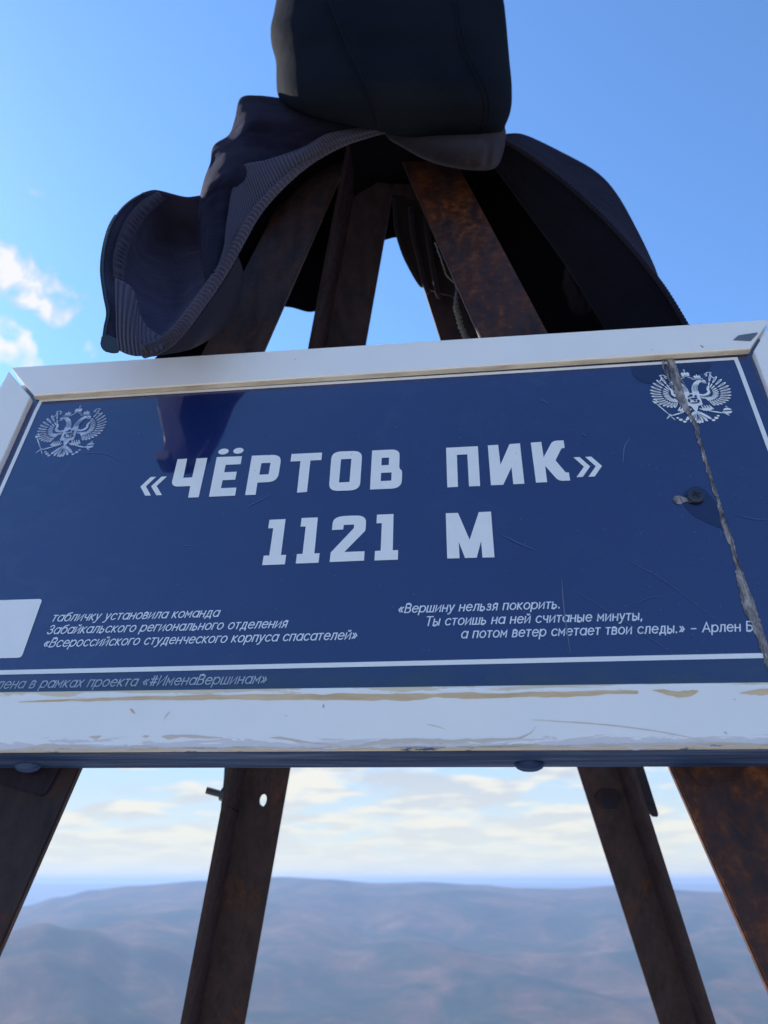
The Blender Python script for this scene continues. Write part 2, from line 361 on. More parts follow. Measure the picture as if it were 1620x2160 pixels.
# ------------------------------------------------------------------ land
def interp(xs, ys, x):
    if x <= xs[0]: return ys[0]
    for i in range(1, len(xs)):
        if x <= xs[i]:
            k = (x-xs[i-1])/(xs[i]-xs[i-1]); k = k*k*(3-2*k); return ys[i-1]+(ys[i]-ys[i-1])*k
    return ys[-1]
def az_of(px): return math.atan((px-CX)/(FPX*math.cos(PITCH)+778*math.sin(PITCH)))
def h_of(py, dist): return -(py-1858)*0.000491*dist
RIDGE_PX = [-700, -300, 0, 60, 130, 200, 280, 430, 600, 680, 800, 900, 1000, 1100, 1200, 1290, 1400, 1500, 1620, 1900, 2400]
RIDGE_PY = [1880, 1930, 1925, 1908, 1890, 1876, 1868, 1857, 1850, 1853, 1862, 1860, 1866, 1873, 1874, 1868, 1876, 1879, 1881, 1870, 1890]
NEAR_PX = [-700, -200, 0, 100, 200, 300, 450, 600, 800, 1000, 1300, 1500, 1700, 2300]
NEAR_PY = [1990, 2012, 2026, 2026, 2046, 2090, 2135, 2170, 2260, 2300, 2240, 2170, 2130, 2100]
ra = [az_of(x) for x in RIDGE_PX]; na = [az_of(x) for x in NEAR_PX]
def bumpf(r, c, s0, s1):
    return math.exp(-((r-c)/(s0 if r < c else s1))**2)
def terrain(az, r):
    x, y = r*math.sin(az), r*math.cos(az)
    az_ = max(-0.8, min(0.8, az))
    q = Vector((x, y, 0))
    if r < 8:
        return 0.05*noise.noise(q*0.9) + 0.02*noise.noise(q*3.1) - 0.02 - max(0, r-5)*0.12
    floor = -640
    fall = -0.4 - (r-8)*0.62
    h = max(fall, floor) if r < 6000 else floor
    fr = noise.noise(q/900) + 0.5*noise.noise(q/420) + 0.14*noise.noise(q/230)
    amp = min(1, max(0, (r-700)/1500))
    hh = h + amp*95*fr
    near_top = h_of(interp(na, NEAR_PY, az_), 4600)
    ridge = h_of(interp(ra, RIDGE_PY, az_), 8200)
    k = bumpf(r, 8200, 3300, 2600)
    crest_fade = 1-0.92*bumpf(r, 8200, 1200, 1200)
    base = h if r < 8200 else floor
    up = (ridge-base)*k
    hh = base + up + amp*fr*115*crest_fade*(1 if r < 8200 else 0.5) + max(0, (near_top-floor))*bumpf(r, 4600, 1100, 900)
    if r > 9000:
        far = -70 + 25*noise.noise(q/9000) - 0.0
        f = min(1, (r-9000)/16000); f = f*f*(3-2*f)
        hh = hh*(1-f) + (far*(r/44000))*f
        hh = min(hh, -0.0028*r) if r > 14000 else hh
    return hh
azs = []
a0 = -math.pi
while a0 < math.pi-1e-6:
    azs.append(a0); a0 += R(0.22) if abs(a0) < R(36) else R(3.0)
rs = [0.0001]
r0 = 0.5
while r0 < 45000:
    rs.append(r0)
    r0 *= 1.02 if 2500 < r0 < 12000 else (1.05 if 1200 < r0 <= 2500 else 1.14)
rs.append(46000)
V, F, FM = [], [], []
nA, nR = len(azs), len(rs)
for r0 in rs:
    for a0 in azs: V.append((r0*math.sin(a0), r0*math.cos(a0), terrain(a0, r0)))
for j in range(nR-1):
    for i in range(nA):
        F.append((j*nA+i, j*nA+(i+1) % nA, (j+1)*nA+(i+1) % nA, (j+1)*nA+i)); FM.append(1 if rs[j] < 40 else 0)
me = bpy.data.meshes.new('hills'); me.from_pydata(V, [], F); me.materials.append(M_HILL); me.materials.append(M_ROCK)
for p, k in zip(me.polygons, FM): p.material_index = k; p.use_smooth = True
hills = link('hills', me); hills['kind'] = 'structure'

# haze: the air between the summit and the far hills
bm = bmesh.new(); bmesh.ops.create_cube(bm, size=1.0)
for v in bm.verts: v.co = Vector((v.co.x*100000, v.co.y*100000, -1400 if v.co.z < 0 else 70))
me = bpy.data.meshes.new('haze'); bm.to_mesh(me); bm.free()
m = bpy.data.materials.new('haze air'); m.use_nodes = True; t = m.node_tree; t.nodes.clear()
pv = t.nodes.new('ShaderNodeVolumePrincipled'); ou = t.nodes.new('ShaderNodeOutputMaterial'); t.links.new(pv.outputs[0], ou.inputs['Volume'])
pv.inputs['Color'].default_value = (0.30, 0.43, 0.69, 1); pv.inputs['Density'].default_value = 0.000098; pv.inputs['Anisotropy'].default_value = 0.15
me.materials.append(m); haze = link('haze', me); haze['kind'] = 'stuff'

# ------------------------------------------------------------------ steel pyramid
APEX_D = 1.052
def pln(px, py, d): return hit(px, py, d)
def line_pts(a, b, zlo):                        # from apex end a, through b, down to height zlo
    d = (b-a); k = (zlo-a.z)/d.z; return a, a+d*k
pyr = empty('steel_pyramid', 'rusty four-legged angle iron pyramid carrying the blue sign and the dark jacket', 'steel frame', Matrix.Translation((-0.01, 0.66, 0)))
PJ = pyr.matrix_world.inverted()
def bar(name, a0, a1, b0, b1, th, nrm, mat_, parent, bev=0.0012):
    """flat strip: edge a (top a0, bottom a1), edge b (b0,b1), thickness th along nrm"""
    v = [a0, a1, b1, b0]; v = v + [p+nrm*th for p in v]
    f = [(0, 1, 2, 3), (7, 6, 5, 4), (0, 4, 5, 1), (1, 5, 6, 2), (2, 6, 7, 3), (3, 7, 4, 0)]
    return mesh(name, v, f, mat_, parent, bevel=bev, local=PJ)
GZ = -0.06
WID = 0.060
def front_leg(inner_top, inner_bot, side, mt):
    a = pln(*inner_top, APEX_D); b = pln(*inner_bot, APEX_D)
    a, b = line_pts(a + (a-b)*0.0, b, GZ)
    dirv = (b-a).normalized(); out = dirv.cross(sN).normalized()
    if out.x*side < 0: out = -out
    back = -sN
    th = 0.005
    va = [a, a+out*WID, a+out*WID+back*WID, a+out*(WID-th)+back*WID, a+out*(WID-th)+back*th, a+back*th]
    vb = [p+(b-a) for p in va]
    f = [(0, 1, 2, 3, 4, 5), (11, 10, 9, 8, 7, 6)] + [(i, (i+1) % 6, 6+(i+1) % 6, 6+i) for i in range(6)]
    o = mesh('leg', va+vb, f, mt, pyr, bevel=0.0009, local=PJ)
    return a, b, out
LA = front_leg((757, 280), (0, 2000), -1, M_STEEL)
RA = front_leg((815, 265), (1620, 2085), 1, M_STEEL3)
# rear legs
AP = at(789, 207, 1.55)
def back_y(px, py):                              # distance on the rear face, which leans 0.38 per unit of height
    r = ray(px, py)/ray(px, py).y; zz = r.z      # z = zz*Y ; Y = 1.55 + .38*(2-z)
    return (1.55+0.76)/(1+0.38*zz)
def bp(px, py): return at(px, py, back_y(px, py))
def rear_leg(inner, corner, side, mt, hole=None):
    i0, i1 = [bp(*q) for q in inner]; c0, c1 = [bp(*q) for q in corner]
    k = (GZ-c0.z)/(c1.z-c0.z); c1 = c0+(c1-c0)*k; k = (GZ-i0.z)/(i1.z-i0.z); i1 = i0+(i1-i0)*k
    th = 0.005
    nb = (i1-i0).cross(c0-i0).normalized()
    if nb.y > 0: nb = -nb                        # towards the viewer
    fw = (Vector((0.10*side, -1, 0.05))).normalized(); WID = 0.042 if side > 0 else 0.058
    inw = Vector((-side, 0, 0))
    parts = []
    def L6(a, c):                                # cross-section: inner edge a, corner c
        return [a, c, c+fw*WID, c+fw*WID+inw*th, c+inw*th+nb*th, a+nb*th]
    if hole is None:
        segs = [(i0, c0, i1, c1)]
    else:
        hy0, hy1 = hole[1]-26, hole[1]+26
        def cut(y):
            def onl(p, q, yy):
                lo, hi = 0.0, 1.0
                for _ in range(40):
                    mid = (lo+hi)/2; pt = p+(q-p)*mid; rel = pt-EYE; py = CY - FPX*rel.dot(cU)/rel.dot(cF)
                    if py < yy: lo = mid
                    else: hi = mid
                return p+(q-p)*lo
            return onl(i0, i1, y), onl(c0, c1, y)
        ia, ca = cut(hy0); ib, cb_ = cut(hy1)
        segs = [(i0, c0, ia, ca), (ib, cb_, i1, c1)]
        # the pierced piece of the flange
        hc = bp(*hole); n = 24
        ex = (ca-ia).normalized(); ey = (ia-ib).normalized()
        ring = [hc + ex*(0.0042*math.cos(2*math.pi*k/n)) + ey*(0.0075*math.sin(2*math.pi*k/n)) for k in range(n)]
        outer = []
        for k in range(n):
            an = 2*math.pi*k/n; cx_, sy_ = math.cos(an), math.sin(an); sc = 1/max(abs(cx_), abs(sy_)); s_, t_ = cx_*sc, sy_*sc
            a_ = (s_+1)/2; b_ = (t_+1)/2
            pT = ia+(ca-ia)*a_; pB = ib+(cb_-ib)*a_; outer.append(pB+(pT-pB)*b_)
        v = ring+outer+[p+nb*th for p in ring]+[p+nb*th for p in outer]; f = []
        for k in range(n):
            l = (k+1) % n
            f += [(k, l, n+l, n+k), (2*n+k, 3*n+k, 3*n+l, 2*n+l), (k, 2*n+k, 2*n+l, l), (n+k, n+l, 3*n+l, 3*n+k)]
        parts.append((v, f))
        v = [ca, ca+fw*WID, ca+fw*WID+inw*th, ca+inw*th, cb_, cb_+fw*WID, cb_+fw*WID+inw*th, cb_+inw*th]
        parts.append((v, [(0, 1, 2, 3), (7, 6, 5, 4), (0, 4, 5, 1), (1, 5, 6, 2), (2, 6, 7, 3), (3, 7, 4, 0)]))
    for (ia_, ca_, ib_, cb2) in segs:
        v = L6(ia_, ca_)+L6(ib_, cb2)
        parts.append((v, [(0, 1, 2, 3, 4, 5), (11, 10, 9, 8, 7, 6)]+[(i, (i+1) % 6, 6+(i+1) % 6, 6+i) for i in range(6)]))
    V_, F_ = merge(parts)
    mesh('leg', V_, F_, mt, pyr, bevel=0.0, local=PJ)
    return i0, c0, i1, c1, fw, inw, nb
BL = rear_leg([(866, 200), (517, 2160)], [(780, 200), (412, 2160)], -1, M_STEEL2, hole=(556, 1686))
BR = rear_leg([(762, 200), (1390, 2160)], [(858, 200), (1478, 2160)], 1, M_STEEL2)
# bracket plates that hold the sign to the front legs
def plate(name, pix, d, th, mt, rad=0.006):
    P = [hit(x, y, d) for x, y in pix]; Q = [SMi @ p for p in P]; pts = [(q.x, q.y) for q in Q]; z = sum(q.z for q in Q)/len(Q)
    v, f = prism(pts, z-th, z); return mesh(name, [SM @ p for p in v], f, mt, pyr, bevel=0.0012, local=PJ)
plate('sign_bracket', [(-60, 1560), (160, 1560), (131, 1617), (104, 1668), (96, 1677), (84, 1681), (0, 1655), (-60, 1637)], 1.049, 0.0045, M_STEEL2)
plate('sign_bracket', [(1415, 1560), (1690, 1560), (1690, 1614), (1620, 1631), (1488, 1661), (1474, 1660), (1466, 1652), (1441, 1617)], 1.049, 0.0045, M_STEEL3)
# cross bars between the front legs, behind the sign
for vv in (0.60, 1.06):
    a = SM @ L(-0.78+0.13*(vv-0.4), vv, -0.030); 
    lo = EYE - sN*(1.0*S); 
    uL = -0.40 - (1.235-vv)*0.155*1.0-0.08; uR = 0.03+(1.235-vv)*0.245+0.08
    q = [SM @ L(uL, vv, -0.0285), SM @ L(uR, vv, -0.0285), SM @ L(uR, vv+0.09, -0.0285), SM @ L(uL, vv+0.09, -0.0285)]
    bar('cross_bar', q[0], q[1], q[3], q[2], 0.004, -sN, M_STEEL2, pyr)
# bolts
def bolt(px, py, rad, length, axis, base, name='bolt', hexn=6, parent=None, mt=None, thread=True):
    axis = axis.normalized(); u = axis.cross(Vector((0, 0.3, 1))).normalized(); v_ = axis.cross(u)
    V_, F_ = [], []
    n = 18; secs = []
    cnt = int(length/0.0011) if thread else 2
    for s in range(cnt+1): secs.append((length*s/cnt, rad*(1 if s % 2 else 0.88) if thread else rad))
    for (h, r_) in secs:
        for k in range(n): an = 2*math.pi*k/n; V_.append(base+axis*h+u*r_*math.cos(an)+v_*r_*math.sin(an))
    for s in range(len(secs)-1):
        for k in range(n): F_.append((s*n+k, s*n+(k+1) % n, (s+1)*n+(k+1) % n, (s+1)*n+k))
    F_ += [tuple(range(n)), tuple(range((len(secs)-1)*n, len(secs)*n))]
    b0 = len(V_)
    for (h, r_) in ((0, rad*1.75), (0.005, rad*1.75)):
        for k in range(hexn): an = 2*math.pi*k/hexn; V_.append(base+axis*h+u*r_*math.cos(an)+v_*r_*math.sin(an))
    F_ += [tuple(b0+k for k in range(hexn)), tuple(b0+hexn+k for k in range(hexn))]+[(b0+k, b0+(k+1) % hexn, b0+hexn+(k+1) % hexn, b0+hexn+k) for k in range(hexn)]
    return mesh(name, V_, F_, mt or M_BOLT, parent or pyr, local=PJ)
yb = back_y(500, 1672)
bolt(0, 0, 0.0042, 0.022, at(432, 1666, yb-0.06)-at(470, 1676, yb-0.06), at(474, 1677, yb-0.06))
bolt(0, 0, 0.0085, 0.004, Vector((0, -1, 0.1)), bp(1279, 1682)+BR[6]*0.0055, hexn=6, thread=False, mt=M_STEEL2)
# small tie plates at the rear legs
def tie(pix, y, th, mt):
    v = [at(x, yy, y) for x, yy in pix]; v += [p+Vector((0, th, 0)) for p in v]; n = len(pix)
    f = [tuple(range(n)), tuple(range(n, 2*n))[::-1]]+[(i, (i+1) % n, n+(i+1) % n, n+i) for i in range(n)]
    mesh('tie_plate', v, f, mt, pyr, bevel=0.0006, local=PJ)
tie([(474, 1600), (482, 1600), (482, 1733), (467, 1741), (463, 1738), (466, 1700), (472, 1640)], yb-0.05, 0.012, M_BOLT)
tie([(1300, 1560), (1340, 1560), (1389, 1716), (1388, 1723), (1378, 1722), (1350, 1694)], back_y(1340, 1650)+0.03, 0.005, M_STEEL2)

# ------------------------------------------------------------------ sign
sign = empty('summit_sign', 'blue summit sign with white Cyrillic lettering in a white aluminium frame bolted to the pyramid', 'sign', SM)
def smesh(name, v, f, mt, parent=sign, bevel=0.0, smooth=False): return mesh(name, v, f, mt, parent, bevel=bevel, smooth=smooth)
def box_uv(name, u0, u1, v0, v1, w0, w1, mt, bevel=0.0, parent=sign):
    v, f = prism([((a-U0)*S, (b_-V0)*S) for a, b_ in ((u0, v0), (u1, v0), (u1, v1), (u0, v1))], w0, w1)
    return smesh(name, v, f, mt, parent, bevel)
UL, UR, VB, VT = -0.862, 0.512, 0.497, 1.158          # opening of the frame
# print sheet with a faint buckle
nu, nv = 80, 40; V, F = [], []
for i in range(nu+1):
    for j in range(nv+1):
        u = UL-0.03+(UR-UL+0.06)*i/nu; v = VB-0.03+(VT-VB+0.06)*j/nv
        V.append(L(u, v, 0.0003*noise.noise(Vector((u*2.2, v*2.2, 0))) - 0.0012*max(0, (v-1.10)/0.06)))
for i in range(nu):
    for j in range(nv): F.append((i*(nv+1)+j, (i+1)*(nv+1)+j, (i+1)*(nv+1)+j+1, i*(nv+1)+j+1))
n0 = len(V); V2 = [Vector((p.x, p.y, p.z-0.003)) for p in V]
rim = [i*(nv+1) for i in range(nu+1)]+[nu*(nv+1)+j for j in range(1, nv+1)]+[i*(nv+1)+nv for i in range(nu-1, -1, -1)]+[j for j in range(nv-1, 0, -1)]
V += V2; F += [tuple(i+n0 for i in f[::-1]) for f in F[:nu*nv]]; F += [(rim[k], rim[(k+1) % len(rim)], rim[(k+1) % len(rim)]+n0, rim[k]+n0) for k in range(len(rim))]
o = smesh('face_panel', V, F, M_FACE, smooth=True)
# rails (channel profile: face, inner lip) with mitred corners
def rail(pts, lip, mt, w0=-0.010, w1=0.0052, name='frame_rail'):
    v, f = prism([((a-U0)*S, (b_-V0)*S) for a, b_ in pts], w0, w1)
    o = smesh(name, v, f, mt, bevel=0.0005)
    if lip:
        (a, b_), (c, d) = lip
        dx, dy = (c-a), (d-b_); ln = math.hypot(dx, dy); nx, ny = -dy/ln*0.0026, dx/ln*0.0026
        v, f = prism([((a-U0)*S, (b_-V0)*S), ((c-U0)*S, (d-V0)*S), ((c+nx-U0)*S, (d+ny-V0)*S), ((a+nx-U0)*S, (b_+ny-V0)*S)], 0.0006, 0.0040)
        smesh('inner_lip', v, f, M_LIP, o)
    return o
k_ = 1.0/(1-0.0052/S)                                # rail faces stand proud of the print
def fr(px, py):
    q = SMi @ hit(px, py, 1-0.0052/S); return (q.x/S+U0, q.y/S+V0)
tl_o = fr(24, 775); tl_i = fr(71, 833); tr_o = fr(1622, 674); tr_i = fr(1583, 734)
top = rail([tl_i, tr_i, tr_o, tl_o], (tr_i, tl_i), M_RAIL)
bl_i = (UL-0.004, 0.4985); br_i = (UR+0.004, 0.4915); bl_o = (UL-0.004, 0.4105); br_o = (UR+0.004, 0.4035)
gx = 0.006
side_l = rail([(tl_i[0]-gx, tl_i[1]-0.004), (tl_o[0]-0.002, tl_o[1]-0.012), (-0.945, 0.5), (tl_i[0]-gx*0.5, 0.5)], None, M_RAIL)
side_r = rail([(tr_i[0]+0.004, tr_i[1]-0.008), (0.508, 0.5), (0.60, 0.5), (0.60, tr_o[1]-0.002), (tr_o[0]+0.002, tr_o[1]-0.008)], None, M_RAIL)
bot = rail([(-0.98, 0.411), (0.62, 0.402), (0.62, 0.4905), (-0.98, 0.5010)], None, M_RAILW, w0=0.0046, w1=0.0062)
board = box_uv('wooden_batten', -0.975, 0.615, 0.4085, 0.4655, -0.0232, 0.0044, M_WOOD, bevel=0.0008)
vv = [Vector((p.co)) for p in board.data.vertices]
for p in board.data.vertices:                        # follow the slight slope of the rail above it
    u = p.co.x/S+U0; p.co.y -= (0.0058*(u+0.2))*S
# chips of white paint hanging over the edge of the batten
ch = []
for k in range(46):
    u = random.uniform(-0.74, 0.40); ww = random.uniform(0.004, 0.03); hh = random.uniform(0.0004, 0.0018)
    vb = 0.4105-0.0058*(u+0.2)
    pts = [(u, vb), (u+ww, vb)] + [(u+ww*(1-q/5), vb-hh*random.uniform(0.4, 1)) for q in range(0, 6)]
    ch.append(prism([((a-U0)*S, (b_-V0)*S) for a, b_ in pts], 0.0044, 0.0066))
V_, F_ = merge(ch); o = smesh('paint_chip', V_, F_, M_LIP); o['kind'] = 'stuff'

random.seed(21)
m, t, b = mat('yellowed glue', (0.62, 0.46, 0.22), 0.55)
gl_n = noise_node(t, 70, 7, 0.7, stretch=(0.3, 2, 1)); t.links.new(ramp(t, gl_n, [(0.35, (0.70, 0.53, 0.33)), (0.65, (0.56, 0.39, 0.20))]), b.inputs['Base Color']); M_GLUE = m
m, t, b = mat('beige bare primer', (0.62, 0.53, 0.45), 0.6); M_PRIM = m
def rstrip(name, ctr, mt, z, n=160, seed=0.0, nf=24.0):
    # irregular long patch on the lower rail; ctr: (px, py, half-width in photo pixels)
    C_ = spline(ctr, n); V_, F_ = [], []
    for i, q in enumerate(C_):
        f1 = noise.noise(Vector((q.x*nf/1000, seed, 0)))+0.5*noise.noise(Vector((q.x*nf/350, seed+3, 0))); f2 = noise.noise(Vector((q.x*nf/800, seed+9, 0)))+0.6*noise.noise(Vector((q.x*nf/300, seed+5, 0)))
        hw = max(0.15, q.z)
        for sg, ff in ((-1, f1), (1, f2)):
            p = SMi @ hit(q.x, q.y+sg*hw*max(0.05, 1+0.9*ff), 1-0.0064/S); V_.append(Vector((p.x, p.y, z)))
    F_ = [(2*i, 2*i+1, 2*i+3, 2*i+2) for i in range(n-1)]
    return smesh(name, V_, F_, mt)
rstrip('glue_streak', [(40, 1481, 0.5), (140, 1477, 2.5), (260, 1474, 3), (420, 1471, 5), (600, 1470, 6), (800, 1470, 6.5), (1000, 1467, 6), (1180, 1464, 5), (1330, 1460, 4), (1345, 1460, 0.2)], M_GLUE, 0.00635, 260, 1.0, 9)
rstrip('glue_streak', [(1375, 1456, 0.3), (1400, 1459, 4), (1432, 1465, 6), (1465, 1460, 5), (1474, 1456, 0.3)], M_GLUE, 0.00635, 60, 2.0)
rstrip('glue_streak', [(1560, 1462, 0.3), (1590, 1461, 5), (1640, 1460, 8)], M_GLUE, 0.00635, 60, 4.0)
for k_, (ctr, mt_) in enumerate((([(340, 1553, .3), (360, 1554, 4), (400, 1553, 3.2), (440, 1555, 2.4), (470, 1556, .3)], M_PRIM), ([(188, 1554, .3), (202, 1555, 3), (214, 1552, .5)], M_PRIM), ([(300, 1553, .4), (308, 1553, 3.4), (315, 1553, .4)], M_PRIM),
        ([(570, 1556, .3), (600, 1557, 3), (650, 1566, 1.6), (720, 1572, .3)], M_PRIM), ([(274, 1495, .3), (279, 1500, 3), (286, 1505, .4)], M_GLUE), ([(345, 1520, .2), (352, 1508, 2.2), (360, 1500, .2)], M_PRIM),
        ([(1075, 1559, .3), (1100, 1556, 2), (1122, 1544, 1.3), (1132, 1530, .4)], M_PRIM), ([(1118, 1518, .3), (1200, 1523, .9), (1300, 1531, 1.2), (1400, 1545, 1), (1500, 1565, .3)], M_PRIM), ([(898, 1527, .2), (920, 1532, .8), (942, 1539, .2)], M_GLUE),
        ([(0, 1583, 1), (60, 1579, 3), (130, 1573, 4), (220, 1580, 2.5), (300, 1577, 3.5), (420, 1582, 2), (560, 1579, 2.5), (700, 1583, 1.5)], M_PRIM), ([(740, 1578, .3), (800, 1566, 4), (880, 1562, 5), (960, 1564, 3.5), (1040, 1560, 3), (1090, 1557, .4)], M_PRIM), ([(1170, 1576, .4), (1240, 1573, 4), (1340, 1574, 5), (1450, 1571, 4), (1520, 1578, .5)], M_PRIM))):
    rstrip('bare_patch', ctr, mt_, 0.00632+0.00001*k_, 70, k_*3.3)

# border line of the print (two long sides, two short sides) as one flat print
E0 = 0.00035
Wb = 0.0075
def quad(a, b_, c, d, z=E0): return ([L(*a, z), L(*b_, z), L(*c, z), L(*d, z)], [(0, 1, 2, 3)])
def strip(P, w_, z=E0):                               # polyline strip, w_ constant or list
    V_, F_ = [], []
    for i, p in enumerate(P):
        a = P[max(i-1, 0)]; c = P[min(i+1, len(P)-1)]; dx, dy = c[0]-a[0], c[1]-a[1]; l_ = math.hypot(dx, dy) or 1
        ww = w_[i] if isinstance(w_, (list, tuple)) else w_
        V_ += [L(p[0]-dy/l_*ww/2, p[1]+dx/l_*ww/2, z), L(p[0]+dy/l_*ww/2, p[1]-dx/l_*ww/2, z)]
    F_ = [(2*i, 2*i+1, 2*i+3, 2*i+2) for i in range(len(P)-1)]
    return V_, F_
xl, xr, yt, ybm = -0.8352, 0.4905, 1.1385, 0.5335
lines = [quad((xl, yt-Wb), (xr, yt-Wb), (xr, yt), (xl, yt)), quad((xl, ybm), (xr, ybm), (xr, ybm+Wb), (xl, ybm+Wb)),
         quad((xl, ybm+Wb), (xl+Wb, ybm+Wb), (xl+Wb, yt-Wb), (xl, yt-Wb)), quad((xr-Wb, ybm+Wb), (xr, ybm+Wb), (xr, yt-Wb), (xr-Wb, yt-Wb))]
def sub(q, n=60):                                     # subdivide the long print quads so they ride the buckled sheet
    (a, b_, c, d), _ = q; V_, F_ = [], []
    horiz = (b_-a).length > (d-a).length
    for i in range(n+1):
        k = i/n
        p, r_ = (a.lerp(b_, k), d.lerp(c, k)) if horiz else (a.lerp(d, k), b_.lerp(c, k))
        V_ += [p, r_]
    return V_, [(2*i, 2*i+2, 2*i+3, 2*i+1) for i in range(n)]
def ride(v):                                          # sheet height at a local point
    u, v_ = v.x/S+U0, v.y/S+V0
    return 0.0003*noise.noise(Vector((u*2.2, v_*2.2, 0))) - 0.0012*max(0, (v_-1.10)/0.06)
def flat(name, V_, F_, mt, parent=sign):
    return smesh(name, [Vector((p.x, p.y, p.z+ride(p))) for p in V_], F_, mt, parent)
V_, F_ = merge([sub(q) for q in lines]); flat('border_line', V_, F_, M_WHITE)

# lettering
def rounded(pts):                                     # pts: (x, y[, r]) -> polygon with rounded corners
    out = []; n = len(pts)
    for i, p in enumerate(pts):
        r = p[2] if len(p) > 2 else 0
        P = Vector(p[:2])
        if not r: out.append((P.x, P.y)); continue
        A = Vector(pts[i-1][:2]); B = Vector(pts[(i+1) % n][:2])
        a = (A-P); b_ = (B-P); ra_ = min(r, a.length*0.49); rb_ = min(r, b_.length*0.49)
        p0 = P+a.normalized()*ra_; p2 = P+b_.normalized()*rb_
        for k in range(7):
            s = k/6; q = p0*(1-s)**2+P*2*s*(1-s)+p2*s*s; out.append((q.x, q.y))
    return out
def filled(loops):
    cu = bpy.data.curves.new('tmp', 'CURVE'); cu.dimensions = '2D'; cu.fill_mode = 'BOTH'
    for lp in loops:
        sp_ = cu.splines.new('POLY'); sp_.points.add(len(lp)-1); sp_.use_cyclic_u = True
        for q, p in zip(sp_.points, lp): q.co = (p[0], p[1], 0, 1)
    o = bpy.data.objects.new('tmp', cu); COL.objects.link(o); bpy.context.view_layer.update()
    me = bpy.data.meshes.new_from_object(o.evaluated_get(bpy.context.evaluated_depsgraph_get()))
    bpy.data.objects.remove(o); bpy.data.curves.remove(cu)
    return [tuple(v.co) for v in me.vertices], [tuple(p.vertices) for p in me.polygons]
W = 0.0178; T0, T1 = 0.8625, 0.9525
def rc(x0, x1, y0, y1): return [(x0, y0), (x1, y0), (x1, y1), (x0, y1)]
glyphs = []
def G_(*loops): glyphs.append([rounded(l) for l in loops])
# guillemets
def gl(x, y, h, w_, d, s):
    t_ = 0.010
    return [(x, y), (x+s*w_, y+h/2), (x+s*(w_+t_), y+h/2), (x+s*t_, y), (x+s*(w_+t_), y-h/2), (x+s*w_, y-h/2)]
G_(gl(-0.5697, 0.8933, 0.043, 0.0137, 0, 1)); G_(gl(-0.5503, 0.8930, 0.043, 0.0143, 0, 1))
G_(gl(0.1998, 0.8908, 0.044, 0.0145, 0, -1)); G_(gl(0.2188, 0.8905, 0.044, 0.0145, 0, -1))
# Ch
G_([(-0.5150, 0.9548), (-0.4972, 0.9548), (-0.4955, 0.9092), (-0.4795, 0.9092), (-0.4798, 0.9543), (-0.4599, 0.9543), (-0.4590, 0.8628), (-0.4775, 0.8630), (-0.4790, 0.8892), (-0.5140, 0.8896, 0.014)])
# Yo
G_([(-0.4428, 0.9550), (-0.3966, 0.9538), (-0.3962, 0.9348), (-0.4232, 0.9350), (-0.4232, 0.9176), (-0.4005, 0.9176), (-0.4005, 0.8990), (-0.4230, 0.8990), (-0.4228, 0.8810), (-0.3955, 0.8806), (-0.3951, 0.8626), (-0.4409, 0.8628)])
for cx_ in (-0.4326, -0.4052): G_([(cx_+0.0095*math.cos(k*math.pi/10), 0.9678+0.0072*math.sin(k*math.pi/10)) for k in range(20)])
# Er
G_([(-0.3786, 0.9540), (-0.3246, 0.9530, 0.018), (-0.3246, 0.8897, 0.018), (-0.3598, 0.8897), (-0.3593, 0.8623), (-0.3775, 0.8627)], rc(-0.3589, -0.3425, 0.9078, 0.9346))
# Te
G_([(-0.3070, 0.9532), (-0.2524, 0.9528), (-0.2522, 0.9352), (-0.2716, 0.9352), (-0.2708, 0.8634), (-0.2878, 0.8628), (-0.2892, 0.9352), (-0.3068, 0.9352)])
# O
G_([(-0.2352, 0.9535, 0.017), (-0.1812, 0.9525, 0.017), (-0.1808, 0.8622, 0.017), (-0.2336, 0.8627, 0.017)], rc(-0.2175, -0.1994, 0.8813, 0.9345))
# Ve
G_([(-0.1640, 0.9518), (-0.1157, 0.9515, 0.015), (-0.1156, 0.9060, 0.005), (-0.1106, 0.9020, 0.006), (-0.1106, 0.8618, 0.018), (-0.1636, 0.8624)], rc(-0.1465, -0.1337, 0.9158, 0.9330), rc(-0.1463, -0.1284, 0.8800, 0.8984))
# Pe
G_([(-0.0356, 0.9493), (0.0187, 0.9493), (0.0188, 0.8590), (0.0008, 0.8593), (0.0002, 0.9315), (-0.0175, 0.9315), (-0.0174, 0.8594), (-0.0348, 0.8594)])
# I
G_([(0.0357, 0.9500), (0.0532, 0.9503), (0.0545, 0.9039), (0.0724, 0.9504), (0.0901, 0.9512), (0.0907, 0.8597), (0.0728, 0.8597), (0.0724, 0.8974), (0.0566, 0.8594), (0.0366, 0.8596)])
# Ka
G_([(0.1084, 0.9512), (0.1260, 0.9520), (0.1268, 0.9163), (0.1448, 0.9530, 0.008), (0.1634, 0.9529), (0.1634, 0.9352), (0.1580, 0.9345, 0.002), (0.1455, 0.9080), (0.1592, 0.8800, 0.002), (0.1642, 0.8798), (0.1644, 0.8622), (0.1460, 0.8622, 0.008), (0.1275, 0.8966), (0.1274, 0.8609), (0.1096, 0.8609)])
